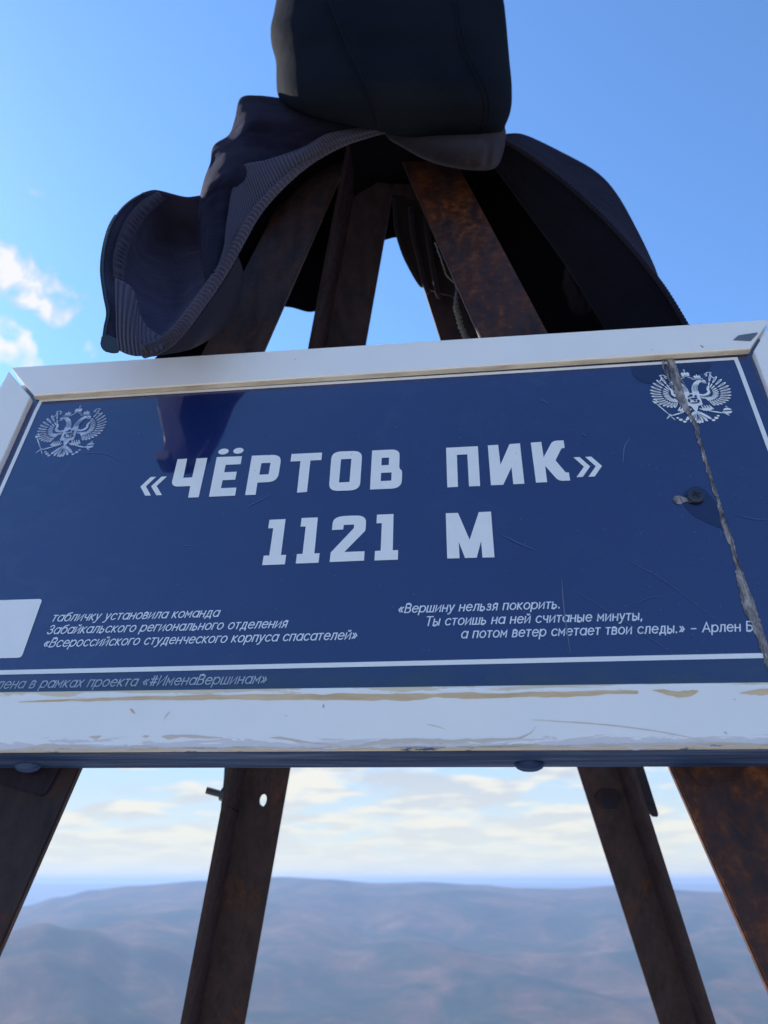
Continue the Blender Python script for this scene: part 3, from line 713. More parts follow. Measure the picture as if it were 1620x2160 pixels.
# 1 1 2 1 M
def one(x0, yb_, s=1.0):
    G_([(x0, yb_+0.0912), (x0+0.0270, yb_+0.0912), (x0+0.0278, yb_+0.0184), (x0+0.0362, yb_+0.0184), (x0+0.0362, yb_), (x0-0.0002, yb_), (x0-0.0002, yb_+0.0184), (x0+0.0088, yb_+0.0184), (x0+0.0086, yb_+0.0732), (x0, yb_+0.0734)])
one(-0.3280, 0.7155); one(-0.2742, 0.7162); one(-0.1497, 0.7165)
G_([(-0.2217, 0.7798), (-0.2214, 0.8080, 0.020), (-0.1668, 0.8078, 0.018), (-0.1670, 0.7760, 0.003), (-0.1985, 0.7351), (-0.1664, 0.7351), (-0.1664, 0.7170), (-0.2206, 0.7167), (-0.2202, 0.7352), (-0.1861, 0.7820), (-0.1860, 0.7893), (-0.2030, 0.7893), (-0.2033, 0.7800)])
G_([(-0.0382, 0.8048), (-0.0187, 0.8043), (-0.0019, 0.7496), (0.0145, 0.8041), (0.0338, 0.8041), (0.0347, 0.7142), (0.0165, 0.7146), (0.0158, 0.7460), (0.0078, 0.7147), (-0.0100, 0.7149), (-0.0188, 0.7461), (-0.0184, 0.7150), (-0.0372, 0.7152)])
parts = []
for lp in glyphs:
    v, f = filled(lp); parts.append(([L(p[0], p[1], E0) for p in v], f))
# each letter is its own flat print
TNAMES = ['quote_mark']*4
for k, (v, f) in enumerate(parts):
    nm = 'quote_mark' if k < 4 else ('letter_dot' if k in (6, 7) else ('digit' if k in (15, 16, 17, 18) else 'letter'))
    flat(nm, v, f, M_WHITE)

# thin geometric lettering drawn as strokes: x-height 1, ascender 1.42, descender -0.42
def arc(cx_, cy_, rx, ry, a0_, a1_, n=14): return [(cx_+rx*math.cos(R(a0_+(a1_-a0_)*k/n)), cy_+ry*math.sin(R(a0_+(a1_-a0_)*k/n))) for k in range(n+1)]
BOWL = arc(0.5, 0.5, 0.47, 0.5, 0, 360, 20)
CAPH = 1.40
SF = {
 ' ': (0.42, []), 'о': (1.0, [BOWL]), 'а': (1.0, [BOWL, [(0.97, 1), (0.97, 0)]]),
 'б': (1.0, [BOWL, [(0.03, 0.5), (0.05, 0.85), (0.16, 1.14), (0.36, 1.27), (0.62, 1.31), (0.86, 1.38)]]),
 'в': (0.78, [[(0.05, 0), (0.05, 1), (0.48, 1)]+arc(0.48, 0.77, 0.22, 0.23, 90, -90, 8)+[(0.05, 0.54)], [(0.48, 0.54)]+arc(0.50, 0.27, 0.25, 0.27, 90, -90, 8)+[(0.05, 0)]]),
 'г': (0.62, [[(0.05, 0), (0.05, 1), (0.62, 1)]]), 'д': (0.98, [[(0.05, -0.28), (0.05, 0), (0.93, 0), (0.93, -0.28)], [(0.18, 0), (0.26, 0.3), (0.30, 1), (0.80, 1), (0.80, 0)]]),
 'е': (0.98, [[(0.04, 0.53), (0.94, 0.53)]+arc(0.5, 0.5, 0.46, 0.5, 4, 318, 18)]), 'з': (0.74, [arc(0.36, 0.77, 0.27, 0.23, 155, -90, 9)+[(0.25, 0.54)], [(0.36, 0.54)]+arc(0.37, 0.27, 0.31, 0.27, 90, -155, 9)]),
 'и': (0.90, [[(0.05, 1), (0.05, 0), (0.82, 1), (0.82, 0)]]), 'й': (0.90, [[(0.05, 1), (0.05, 0), (0.82, 1), (0.82, 0)], arc(0.44, 1.38, 0.17, 0.16, 190, 350, 8)]),
 'к': (0.80, [[(0.05, 0), (0.05, 1)], [(0.70, 1), (0.16, 0.52), (0.74, 0)], [(0.05, 0.52), (0.17, 0.52)]]), 'л': (0.88, [[(0.02, 0.0), (0.12, 0.06), (0.20, 0.4), (0.22, 1), (0.80, 1), (0.80, 0)]]),
 'м': (1.02, [[(0.05, 0), (0.05, 1), (0.49, 0.35), (0.93, 1), (0.93, 0)]]), 'н': (0.88, [[(0.05, 0), (0.05, 1)], [(0.80, 0), (0.80, 1)], [(0.05, 0.52), (0.80, 0.52)]]),
 'п': (0.86, [[(0.05, 0), (0.05, 1), (0.78, 1), (0.78, 0)]]), 'р': (1.0, [BOWL, [(0.03, 1), (0.03, -0.42)]]), 'с': (0.90, [arc(0.5, 0.5, 0.46, 0.5, 42, 318, 18)]),
 'т': (0.74, [[(0.0, 1), (0.70, 1)], [(0.35, 1), (0.35, 0)]]), 'у': (0.80, [[(0.02, 1), (0.39, 0.08)], [(0.76, 1), (0.32, -0.22), (0.20, -0.38), (0.0, -0.42)]]),
 'х': (0.76, [[(0.02, 1), (0.72, 0)], [(0.72, 1), (0.02, 0)]]), 'ч': (0.82, [[(0.05, 1), (0.06, 0.66), (0.20, 0.46), (0.45, 0.42), (0.74, 0.5)], [(0.74, 1), (0.74, 0)]]),
 'ш': (1.22, [[(0.05, 1), (0.05, 0), (1.14, 0), (1.14, 1)], [(0.595, 1), (0.595, 0)]]), 'ы': (1.08, [[(0.05, 1), (0.05, 0), (0.44, 0)]+arc(0.44, 0.29, 0.27, 0.29, -90, 90, 8)+[(0.05, 0.58)], [(0.98, 1), (0.98, 0)]]),
 'ь': (0.80, [[(0.05, 1), (0.05, 0), (0.44, 0)]+arc(0.44, 0.29, 0.27, 0.29, -90, 90, 8)+[(0.05, 0.58)]]), 'я': (0.82, [[(0.72, 0), (0.72, 1), (0.34, 1)]+arc(0.34, 0.70, 0.27, 0.30, 90, 270, 8)+[(0.72, 0.40)], [(0.38, 0.40), (0.04, 0)]]),
 'В': (1.0, [[(0.05, 0), (0.05, CAPH), (0.56, CAPH)]+arc(0.56, 1.07, 0.31, 0.33, 90, -90, 9)+[(0.05, 0.74)], [(0.56, 0.74)]+arc(0.57, 0.37, 0.37, 0.37, 90, -90, 9)+[(0.05, 0)]]),
 'Т': (1.02, [[(0.0, CAPH), (1.0, CAPH)], [(0.5, CAPH), (0.5, 0)]]), 'А': (1.20, [[(0.02, 0), (0.60, CAPH), (1.18, 0)], [(0.22, 0.45), (0.98, 0.45)]]),
 'Б': (0.98, [[(0.86, CAPH), (0.05, CAPH), (0.05, 0), (0.54, 0)]+arc(0.54, 0.41, 0.38, 0.41, -90, 90, 9)+[(0.05, 0.82)]]), 'З': (0.92, [arc(0.42, 1.05, 0.36, 0.35, 160, -90, 10)+[(0.30, 0.72)], [(0.44, 0.72)]+arc(0.44, 0.36, 0.41, 0.36, 90, -160, 10)]),
 'И': (1.12, [[(0.05, CAPH), (0.05, 0), (1.03, CAPH), (1.03, 0)]]), 'У': (1.05, [[(0.02, CAPH), (0.52, 0.45)], [(1.0, CAPH), (0.42, 0.2), (0.28, 0.03), (0.08, 0)]]),
 '.': (0.34, [[(0.10, 0.0), (0.10, 0.10)]]), ',': (0.34, [[(0.14, 0.10), (0.06, -0.20)]]), '–': (0.92, [[(0.1, 0.52), (0.78, 0.52)]]),
 '«': (0.84, [[(0.36, 0.88), (0.05, 0.5), (0.36, 0.12)], [(0.72, 0.88), (0.41, 0.5), (0.72, 0.12)]]), '»': (0.84, [[(0.05, 0.88), (0.36, 0.5), (0.05, 0.12)], [(0.41, 0.88), (0.72, 0.5), (0.41, 0.12)]]),
 '#': (1.05, [[(0.34, 0), (0.34, CAPH)], [(0.72, 0), (0.72, CAPH)], [(0.05, 0.95), (1.0, 0.95)], [(0.05, 0.45), (1.0, 0.45)]]),
}
def text(name, body, u0, u1, vbase, cap, mt, shear=0.2, thick=0.0):
    st = 0.172; V_, F_ = [], []; x = 0.0; runs = []
    for chh in body:
        adv, strokes = SF[chh]
        for k_s in strokes: runs.append([(x+a_, b_) for a_, b_ in k_s])
        x += adv+0.27
    tot = x-0.27; xh = cap/CAPH; kx = (u1-u0-shear*cap)/tot
    for P_ in runs:
        Q = [(u0+a_*kx+shear*b_*xh, vbase+b_*xh) for a_, b_ in P_]
        closed = math.hypot(Q[0][0]-Q[-1][0], Q[0][1]-Q[-1][1]) < 1e-6
        m_ = len(Q); hw = st*xh/2; base = len(V_)
        for i, q in enumerate(Q):
            a_ = Q[i-1] if i > 0 else (Q[-2] if closed else None); c_ = Q[i+1] if i < m_-1 else (Q[1] if closed else None)
            def nrm(p0, p1): d_ = math.hypot(p1[0]-p0[0], p1[1]-p0[1]) or 1; return ((p1[0]-p0[0])/d_, (p1[1]-p0[1])/d_)
            d0 = nrm(a_, q) if a_ else None; d1 = nrm(q, c_) if c_ else None
            if d0 and d1:
                tx, ty = d0[0]+d1[0], d0[1]+d1[1]; l_ = math.hypot(tx, ty) or 1; tx, ty = tx/l_, ty/l_
                co = max(0.42, tx*d1[0]+ty*d1[1]); h_ = hw/co; ex_ = 0
            else:
                tx, ty = d0 or d1; h_ = hw; ex_ = (hw*0.9 if d0 else -hw*0.9)
            qx, qy = q[0]+tx*ex_, q[1]+ty*ex_
            V_ += [L(qx-ty*h_, qy+tx*h_, E0), L(qx+ty*h_, qy-tx*h_, E0)]
        F_ += [(base+2*i, base+2*i+1, base+2*i+3, base+2*i+2) for i in range(m_-1)]
        for vtx in range(base, len(V_)): V_[vtx].z += 0.00001*(len(F_) % 7)
    me = flat(name, V_, F_, mt); return me
TH = 0.004
text('caption_text', 'табличку установила команда', -0.6500, -0.3812, 0.6235, 0.0148, M_TXT, 0.22, TH)
text('caption_text', 'Забайкальского регионального отделения', -0.6505, -0.2735, 0.6012, 0.0148, M_TXT, 0.22, TH)
text('caption_text', '«Всероссийского студенческого корпуса спасателей»', -0.6495, -0.1672, 0.5785, 0.0148, M_TXT, 0.22, TH)
text('quotation_text', '«Вершину нельзя покорить.', -0.1112, 0.1270, 0.6205, 0.0148, M_TXT, 0.22, TH)
text('quotation_text', 'Ты стоишь на ней считаные минуты,', -0.0709, 0.2388, 0.5975, 0.0148, M_TXT, 0.22, TH)
text('quotation_text', 'а потом ветер сметает твои следы.» – Арлен Бл', -0.0199, 0.3915, 0.5755, 0.0148, M_TXT, 0.22, TH)
text('project_text', 'Установлена в рамках проекта «#ИменаВершинам»', -0.7760, -0.2923, 0.5112, 0.0148, M_TXT2, 0.22, TH)
# white card at the lower left (its code is left out)
def rrect(x0, x1, y0, y1, r): return rounded([(x0, y0, r), (x1, y0, r), (x1, y1, r), (x0, y1, r)])
v, f = filled([rrect(-0.7815, -0.6775, 0.5612, 0.6655, 0.006)]); flat('white_card', [L(p[0], p[1], E0) for p in v], f, M_WHITE)

# double-headed eagle
def eagle(cu_, cv_, sc, mt, name='eagle_emblem', sx=1.0):
    A, B = [], []                                     # A pale shapes, B blue shapes over them
    def add(lst, pts, z=E0):
        lst.append(([L(cu_+x*sc*sx, cv_+y*sc, z) for x, y in pts], [tuple(range(len(pts)))]))
    def leaf(lst, x0, y0, x1, y1, wd, z=E0, n=9):
        dx, dy = x1-x0, y1-y0; l_ = math.hypot(dx, dy); nx, ny = -dy/l_, dx/l_
        prof = [(0, 0.35), (0.15, 0.7), (0.45, 0.95), (0.75, 1.0), (0.92, 0.7), (1.0, 0.12)]
        pts = [(x0+dx*t_+nx*wd*p_/2, y0+dy*t_+ny*wd*p_/2) for t_, p_ in prof]+[(x0+dx*t_-nx*wd*p_/2, y0+dy*t_-ny*wd*p_/2) for t_, p_ in prof[::-1]]
        add(lst, pts, z)
    def ell(lst, x, y, rx, ry, z=E0, n=14): add(lst, [(x+rx*math.cos(2*math.pi*k/n), y+ry*math.sin(2*math.pi*k/n)) for k in range(n)], z)
    for s in (-1, 1):
        tips = spline([(p_[0], p_[1], 0) for p_ in ((.62, .72), (.80, .58), (.92, .40), (.98, .22), (.98, .05), (.95, -.12), (.87, -.26), (.75, -.36), (.62, -.42), (.49, -.43))], 14)
        bas = spline([(p_[0], p_[1], 0) for p_ in ((.47, .26), (.50, .19), (.52, .11), (.52, .04), (.51, -.02), (.48, -.07), (.44, -.11), (.40, -.13), (.36, -.15), (.32, -.15))], 14)
        for k in range(14):
            a_, b_ = bas[k], tips[k]; m_ = a_.lerp(b_, 0.42)
            leaf(A, s*m_.x, m_.y, s*b_.x, b_.y, 0.060)
            h1, h2 = a_.lerp(b_, 0.55), a_.lerp(b_, 0.86); leaf(B, s*h1.x, h1.y, s*h2.x, h2.y, 0.016, E0*2)
            m1, m2 = a_.lerp(b_, 0.02), a_.lerp(b_, 0.36); leaf(A, s*m1.x, m1.y, s*m2.x, m2.y, 0.036)
        for k in range(7):
            q = k/6; x = 0.22+0.20*q; y = -0.07-0.03*math.sin(q*2)
            leaf(A, s*x, y, s*(x+0.02+0.03*q), y-0.09, 0.026)
        arc = [(0.20, 0.02), (0.29, -0.01), (0.36, 0.02), (0.42, 0.09), (0.40, 0.15), (0.43, 0.26), (0.50, 0.30), (0.47, 0.16), (0.48, 0.05), (0.42, -0.04), (0.30, -0.07), (0.20, -0.05)]
        add(A, [(s*x, y) for x, y in arc])
        # neck and head
        neck = [(0.03, 0.06), (0.05, 0.22), (0.09, 0.34), (0.15, 0.44), (0.24, 0.52), (0.34, 0.535), (0.42, 0.52), (0.455, 0.47), (0.44, 0.435), (0.40, 0.455), (0.34, 0.455), (0.28, 0.41), (0.22, 0.31), (0.19, 0.20), (0.20, 0.06)]
        add(A, [(s*x, y) for x, y in neck]); add(A, [(s*0.33, 0.42), (s*0.40, 0.40), (s*0.47, 0.385), (s*0.45, 0.41), (s*0.38, 0.435)])
        for k in range(4):
            leaf(B, s*(0.06+0.035*k), 0.10, s*(0.12+0.05*k), 0.36+0.01*k, 0.014, E0*2)
        ell(B, s*0.35, 0.495, 0.018, 0.014, E0*2)
        add(A, [(s*0.12, 0.555), (s*0.40, 0.565), (s*0.40, 0.585), (s*0.12, 0.575)])
        # small crowns and ribbons
        for q in (-1, 0, 1): ell(A, s*0.27+q*0.055, 0.66, 0.032, 0.038)
        add(A, [(s*0.27-0.09, 0.60), (s*0.27+0.09, 0.60), (s*0.27+0.08, 0.625), (s*0.27-0.08, 0.625)])
        add(A, [(s*0.27-0.012, 0.695), (s*0.27+0.012, 0.695), (s*0.27+0.012, 0.74), (s*0.27-0.012, 0.74)])
        for (x0, y0, x1, y1) in ((0.46, 0.70, 0.56, 0.80), (0.56, 0.80, 0.66, 0.76), (0.48, 0.64, 0.54, 0.72), (0.62, 0.76, 0.58, 0.62), (0.60, 0.66, 0.67, 0.56)):
            leaf(A, s*x0, y0, s*x1, y1, 0.030)
        leaf(A, s*0.03, 0.66, s*0.16, 0.60, 0.022)
        # thigh, leg, tail curls
        for k in range(6):
            an = R(-20-26*k); leaf(A, s*0.27, -0.50, s*(0.27+0.17*math.cos(an)), -0.50+0.13*math.sin(an)+0.02, 0.05)
        for k in range(4): leaf(A, s*(0.16+0.06*k), -0.40, s*(0.20+0.075*k), -0.56, 0.035)
        leaf(A, s*0.30, -0.60, s*0.60, -0.70, 0.042)
        for k in range(4): leaf(A, s*(0.58+0.02*k), -0.70, s*(0.66+0.03*k), -0.64-0.055*k, 0.026)
        leaf(A, s*0.09, -0.50, s*0.18, -0.56, 0.03)
        # tail
        for k in range(3):
            q = (k+0.55)/3; an = R(-90+48*q); leaf(A, s*0.03, -0.60, s*(0.42*math.cos(an)*1.1), -0.60+0.42*math.sin(an)*(1-0.1*q), 0.085)
            leaf(B, s*0.07*math.cos(an), -0.63+0.10*math.sin(an), s*(0.33*math.cos(an)), -0.62+0.33*math.sin(an), 0.018, E0*2)
        for (x, y, r_) in ((0.42, -0.86, 0.05), (0.34, -0.93, 0.045), (0.48, -0.79, 0.035)): ell(A, s*x, y, r_, r_*0.8)
    leaf(A, 0, -0.58, 0, -1.02, 0.10); leaf(B, 0, -0.66, 0, -0.94, 0.02, E0*2)
    add(A, [(-0.09, -0.40), (0.09, -0.40), (0.03, -0.58), (-0.03, -0.58)])
    # shield with rider, plain relief
    add(A, [(-0.20, 0.06), (0.20, 0.06), (0.20, -0.38), (0.04, -0.42), (0, -0.46), (-0.04, -0.42), (-0.20, -0.38)], E0*1.2)
    random.seed(3)
    for (x, y, rx, ry) in ((-0.02, -0.04, 0.045, 0.05), (0.09, -0.08, 0.03, 0.05), (0.03, -0.16, 0.10, 0.035), (-0.10, -0.22, 0.03, 0.07), (0.12, -0.25, 0.035, 0.05), (0.02, -0.31, 0.11, 0.022), (-0.08, -0.08, 0.028, 0.03), (0.04, -0.23, 0.03, 0.03)):
        ell(B, x, y, rx, ry, E0*2.4, 9)
    # great crown
    for (x, rx) in ((-0.06, 0.045), (0.06, 0.045)): ell(A, x, 0.78, rx, 0.065)
    ell(A, 0, 0.79, 0.024, 0.07); add(A, [(-0.11, 0.69), (0.11, 0.69), (0.10, 0.715), (-0.10, 0.715)])
    ell(A, 0, 0.90, 0.018, 0.02); add(A, [(-0.006, 0.91), (0.006, 0.91), (0.006, 0.98), (-0.006, 0.98)]); add(A, [(-0.03, 0.94), (0.03, 0.94), (0.03, 0.952), (-0.03, 0.952)])
    # sceptre (left) and orb (right)
    leaf(A, -0.66, -0.66, -0.90, -0.24, 0.030); ell(A, -0.92, -0.20, 0.035, 0.045); ell(A, -0.96, -0.16, 0.02, 0.02); ell(A, -0.88, -0.13, 0.02, 0.025)
    leaf(A, -0.63, -0.72, -0.55, -0.86, 0.024)
    add(A, [(0.74+0.10*math.cos(R(k)), -0.62+0.09*math.sin(R(k))) for k in range(8, 180, 17)])
    add(A, [(0.74+0.10*math.cos(R(k)), -0.645+0.09*math.sin(R(k))) for k in range(188, 360, 17)])
    add(A, [(0.735, -0.53), (0.745, -0.53), (0.745, -0.45), (0.735, -0.45)]); add(A, [(0.71, -0.495), (0.77, -0.495), (0.77, -0.485), (0.71, -0.485)])
    V_, F_ = merge(A); o = flat(name, V_, F_, mt)
    V_, F_ = merge(B); flat('emblem_detail', V_, F_, M_FACE, o)
    return o
eagle(-0.7425, 1.045, 0.0690, M_PALE); eagle(0.3915, 1.046, 0.0690, M_WHITE)

# stains, sealant along the sheet joint, screw, tape, scratches
def blob(name, pts, z, mt, jag=0.0015, seed=1, parent=sign):
    random.seed(seed); P = spline([(p[0], p[1], 0) for p in pts]+[(pts[0][0], pts[0][1], 0)], len(pts)*7)
    lp = [(p.x+random.uniform(-jag, jag), p.y+random.uniform(-jag, jag)) for p in P[:-1]]
    v, f = filled([lp]); return flat(name, [L(p[0], p[1], z) for p in v], f, mt, parent)
blob('stain', [(0.302, 1.128), (0.303, 1.105), (0.312, 1.090), (0.328, 1.080), (0.345, 1.092), (0.362, 1.104), (0.385, 1.100), (0.410, 1.098), (0.428, 1.106), (0.442, 1.122), (0.425, 1.127), (0.36, 1.127)], 0.00022, M_STAIN, 0.0012, 2)
blob('stain', [(0.336, 0.826), (0.352, 0.838), (0.366, 0.834), (0.376, 0.815), (0.385, 0.785), (0.389, 0.760), (0.380, 0.754), (0.362, 0.763), (0.344, 0.778), (0.333, 0.796), (0.330, 0.812)], 0.00022, M_STAIN, 0.0006, 3)
random.seed(11)
P, W1 = [], []
n = 420
V_, F_ = [], []
for i in range(n):
    v = 1.158 - (1.158-0.500)*i/(n-1)
    uc = 0.3855 + 0.006*noise.noise(Vector((v*6, 1.3, 0))) + 0.0025*noise.noise(Vector((v*25, 4, 0))) - (0.006 if v > 0.97 else 0)*min(1, (v-0.97)/0.05)
    wl = 0.004 + 0.010*max(0, noise.noise(Vector((v*14, 9, 0)))) + 0.0035*noise.noise(Vector((v*55, 2, 0)))
    if v > 0.97: wl += 0.014*min(1, (v-0.97)/0.10)
    if 0.56 < v < 0.70: wl += 0.012*math.sin((v-0.56)/0.14*math.pi)
    wr_ = 0.0024 + 0.004*max(0, noise.noise(Vector((v*19, 17, 0))))
    if v < 0.66: wr_ += 0.008*(0.66-v)/0.16
    wl = max(wl*0.68, 0.0014) + 0.0022*noise.noise(Vector((v*170, 5, 0))); wr_ += 0.0018*noise.noise(Vector((v*190, 8, 0)))
    wl = max(wl, 0.0014)
    V_ += [L(uc-wl, v, 0.00040), L(uc-wl*0.5, v, 0.0007), L(uc-0.0012, v, 0.0011), L(uc+0.0010, v, 0.0003), L(uc+wr_*0.6, v, 0.0008), L(uc+wr_, v, 0.00040)]
F_ = [(6*i+k, 6*i+k+1, 6*(i+1)+k+1, 6*(i+1)+k) for i in range(n-1) for k in range(5)]
flat('sealant_seam', V_, F_, M_SEAL)
sm = []
for k in range(16):
    u0_ = 0.372+random.uniform(-0.012, 0.010); v0_ = 1.152-random.uniform(0, 0.03); v1_ = v0_-random.uniform(0.03, 0.10)
    P = spline([(u0_, v0_, 0), (u0_-0.003+random.uniform(-.003, .003), (v0_+v1_)/2, 0), (u0_+0.008*random.random(), v1_, 0)], 14)
    sm.append(strip([(p.x, p.y) for p in P], [0.0022*random.uniform(.4, 1)*math.sin(math.pi*(i+.5)/14)**.6 for i in range(14)], 0.00055+0.00002*k))
V_, F_ = merge(sm); o = flat('glue_smear', V_, F_, M_SEAL); o['kind'] = 'stuff'
# screw
sc0 = L(0.3515, 0.8165)
def disc_stack(c, secs, n=28, el=1.0):
    V_, F_ = [], []
    for h, r_ in secs:
        for k in range(n): a_ = 2*math.pi*k/n; V_.append(Vector((c.x+r_*math.cos(a_), c.y+r_*math.sin(a_)*el, c.z+h)))
    for s in range(len(secs)-1):
        for k in range(n): F_.append((s*n+k, s*n+(k+1) % n, (s+1)*n+(k+1) % n, (s+1)*n+k))
    F_ += [tuple(range(n)), tuple(range((len(secs)-1)*n, len(secs)*n))]; return V_, F_
V_, F_ = disc_stack(sc0, [(0.0004, 0.0056), (0.0012, 0.0060), (0.0024, 0.0059), (0.0032, 0.0054), (0.0034, 0.0046)])
screw = smesh('screw', V_, F_, M_SCREW)
cross = []
for an in (0.35, 0.35+math.pi/2):
    c_, s_ = math.cos(an), math.sin(an); a_, b2 = 0.0032, 0.0009
    cross.append(prism([(sc0.x+x*c_-y*s_, sc0.y+x*s_+y*c_) for x, y in ((-a_, -b2), (a_, -b2), (a_, b2), (-a_, b2))], 0.0032, 0.00345+0.0001*(an > 1)))
V_, F_ = merge(cross); smesh('cross_slot', V_, F_, M_SLOT, screw)
blob('glue_drop', [(0.329, 0.820), (0.322, 0.820), (0.3165, 0.814), (0.3185, 0.806), (0.326, 0.803), (0.334, 0.807), (0.345, 0.806), (0.345, 0.813), (0.336, 0.816)], 0.0005, M_SEAL, 0.0003, 5)
# tape on the rail
tp = [fr(x, y) for x, y in ((1546, 718), (1558, 708), (1598, 702), (1597, 706), (1583, 720))]
v, f = prism([((a-U0)*S, (b_-V0)*S) for a, b_ in tp], 0.0053, 0.0057); smesh('tape_scrap', v, f, M_TAPE)
# dome-head screws on the underside of the batten
def under_bolt(px, py, rad, mt):
    r = ray(px, py); vv_ = 0.4085-0.0058*((px-CX)/1600+0.0); p = EYE+r*(vv_*S/r.dot(sU)); q = SMi @ p
    V_, F_ = [], []; n = 24; secs = [(0.0, 1.0), (0.0012, 0.99), (0.0030, 0.86), (0.0042, 0.60), (0.0048, 0.25)]
    for h, r_ in secs:
        for k in range(n): a_ = 2*math.pi*k/n; V_.append(Vector((q.x+rad*r_*math.cos(a_), q.y-h, -0.0168+rad*0.58*r_*math.sin(a_))))
    for s in range(len(secs)-1):
        for k in range(n): F_.append((s*n+k, s*n+(k+1) % n, (s+1)*n+(k+1) % n, (s+1)*n+k))
    F_ += [tuple(range(n)), tuple(range((len(secs)-1)*n, len(secs)*n))]
    smesh('bolt_head', V_, F_, mt, smooth=True)
under_bolt(1117, 1604, 0.0088, M_WOOD); under_bolt(52, 1606, 0.0088, M_WOOD)
# scratches
scr = []
def arc_s(pts, w_): 
    P = spline([(a, b_, 0) for a, b_ in pts], 24); scr.append(strip([(p.x, p.y) for p in P], [w_*math.sin(math.pi*(i+0.5)/24)**0.5 for i in range(24)], 0.0006))
def uvp(px, py): q = SMi @ hit(px, py); return (q.x/S+U0, q.y/S+V0)
for pts, w_ in (([(1329, 924), (1317, 945), (1314, 978)], 0.0018), ([(1184, 1220), (1190, 1290), (1203, 1380)], 0.0020), ([(160, 958), (220, 957), (262, 978)], 0.0010),
                ([(1228, 915), (1236, 921)], 0.0016), ([(1318, 1180), (1400, 1225), (1500, 1300)], 0.0006), ([(1200, 1240), (1330, 1320), (1420, 1380)], 0.0006),
                ([(1340, 1275), (1370, 1262), (1400, 1258)], 0.0006), ([(1141, 842), (1156, 852)], 0.0010), ([(832, 900), (840, 905)], 0.0010), ([(1550, 1085), (1590, 1095), (1620, 1096)], 0.0009),
                ([(1060, 1130), (1090, 1145), (1130, 1162)], 0.0014), ([(385, 1152), (402, 1151)], 0.0010), ([(520, 1070), (545, 1058), (570, 1045)], 0.0012)):
    arc_s([uvp(*p) for p in pts], w_)
random.seed(5)
for k in range(190):
    u = random.uniform(-0.82, 0.48) if k < 90 else random.gauss(0.33, 0.08); v = random.uniform(0.55, 1.12) if k < 90 else random.gauss(0.72, 0.10)
    if not (-0.83 < u < 0.48 and 0.55 < v < 1.12): continue
    r_ = random.uniform(0.0004, 0.0011); scr.append(([L(u+r_*math.cos(a_), v+r_*math.sin(a_), 0.0006) for a_ in (0, 1.2, 2.5, 3.8, 5.1)], [(0, 1, 2, 3, 4)]))
V_, F_ = merge(scr); o = flat('scratches', V_, F_, M_SCR); o['kind'] = 'stuff'

# ------------------------------------------------------------------ jacket
jk = empty('jacket', 'black hooded zip jacket with ribbed hem pulled over the apex of the steel pyramid', 'jacket', Matrix.Translation(at(820, 300, 1.5)))
PJ = jk.matrix_world.inverted()
# hood: closed loft of rings
HR = [(-175, 770, 900, 1.50, .08), (-165, 715, 960, 1.50, .14), (-130, 640, 1010, 1.50, .20), (-70, 597, 1045, 1.50, .25), (0, 583, 1062, 1.49, .27), (30, 577, 1066, 1.48, .27), (60, 571, 1069, 1.47, .27), (95, 573, 1072, 1.47, .27), (130, 582, 1075, 1.46, .265), (170, 583, 1079, 1.45, .255), (200, 586, 1080, 1.45, .24), (222, 602, 1079, 1.45, .22), (242, 640, 1075, 1.45, .19), (260, 712, 1068, 1.45, .16), (276, 795, 1060, 1.45, .12), (289, 850, 1045, 1.45, .08), (296, 905, 1010, 1.45, .03)]
n_r = 80; seg = 72
prof = [spline([(r[0], r[1], 0) for r in HR], n_r), spline([(r[2], r[3], r[4]) for r in HR], n_r)]
V_, F_ = [], []
def hood_pt(i, th, push=0.0):
    a, b_ = prof[0][i], prof[1][i]; py, xl_, xr_, yc, dp = a.x, a.y, b_.x, b_.y, b_.z
    mid, half = (xl_+xr_)/2, (xr_-xl_)/2
    c_, s_ = math.cos(th), math.sin(th)
    cx_ = math.copysign(abs(c_)**0.72, c_); sy_ = math.copysign(abs(s_)**0.5, s_)
    p = at(mid+half*cx_, py, yc-dp*sy_)
    q = p*7; d = 0.007*(noise.noise(q)+0.5*noise.noise(q*2.1+Vector((3, 1, 0)))+0.22*noise.noise(q*6+Vector((1, 7, 0))))*abs(s_)
    return p + (EYE-p).normalized()*(d+push)
for i in range(n_r):
    for k in range(seg): V_.append(hood_pt(i, 2*math.pi*k/seg))
for i in range(n_r-1):
    for k in range(seg): F_.append((i*seg+k, i*seg+(k+1) % seg, (i+1)*seg+(k+1) % seg, (i+1)*seg+k))
F_ += [tuple(range(seg)), tuple(range((n_r-1)*seg, n_r*seg))]
hood = mesh('hood', V_, F_, M_HOOD, jk, smooth=True, local=PJ)
def hood_at(px, py):                                  # angle/row on the front of the hood for a pixel
    i = min(range(n_r), key=lambda j: abs(prof[0][j].x-py)); a, b_ = prof[0][i], prof[1][i]
    c_ = max(-0.995, min(0.995, (px-(a.y+b_.x)/2)/((b_.x-a.y)/2))); c_ = math.copysign(abs(c_)**(1/0.72), c_)
    return hood_pt(i, math.acos(c_), 0.0008)
def seam_line(name, pix, rad, mt, n=70, parent=hood, dash=False):
    P = [hood_at(q.x, q.y) for q in spline([(x, y, 0) for x, y in pix], n)]
    for _ in range(3): P = [P[0]]+[(P[k-1]+P[k]+P[k+1])/3 for k in range(1, len(P)-1)]+[P[-1]]
    V_, F_ = tube(P, rad, 6, radf=(lambda i: rad*(1.0 if i % 2 else 0.6)) if dash else None)
    return mesh(name, V_, F_, mt, parent, smooth=True, local=PJ)
seam_line('seam', [(692, 0), (712, 50), (738, 110), (765, 165), (785, 215), (803, 268)], 0.0011, M_SEAM, 120, dash=True)
seam_line('seam', [(683, 0), (704, 52), (729, 112), (756, 168), (777, 218), (795, 268)], 0.0009, M_HOOD, 80)
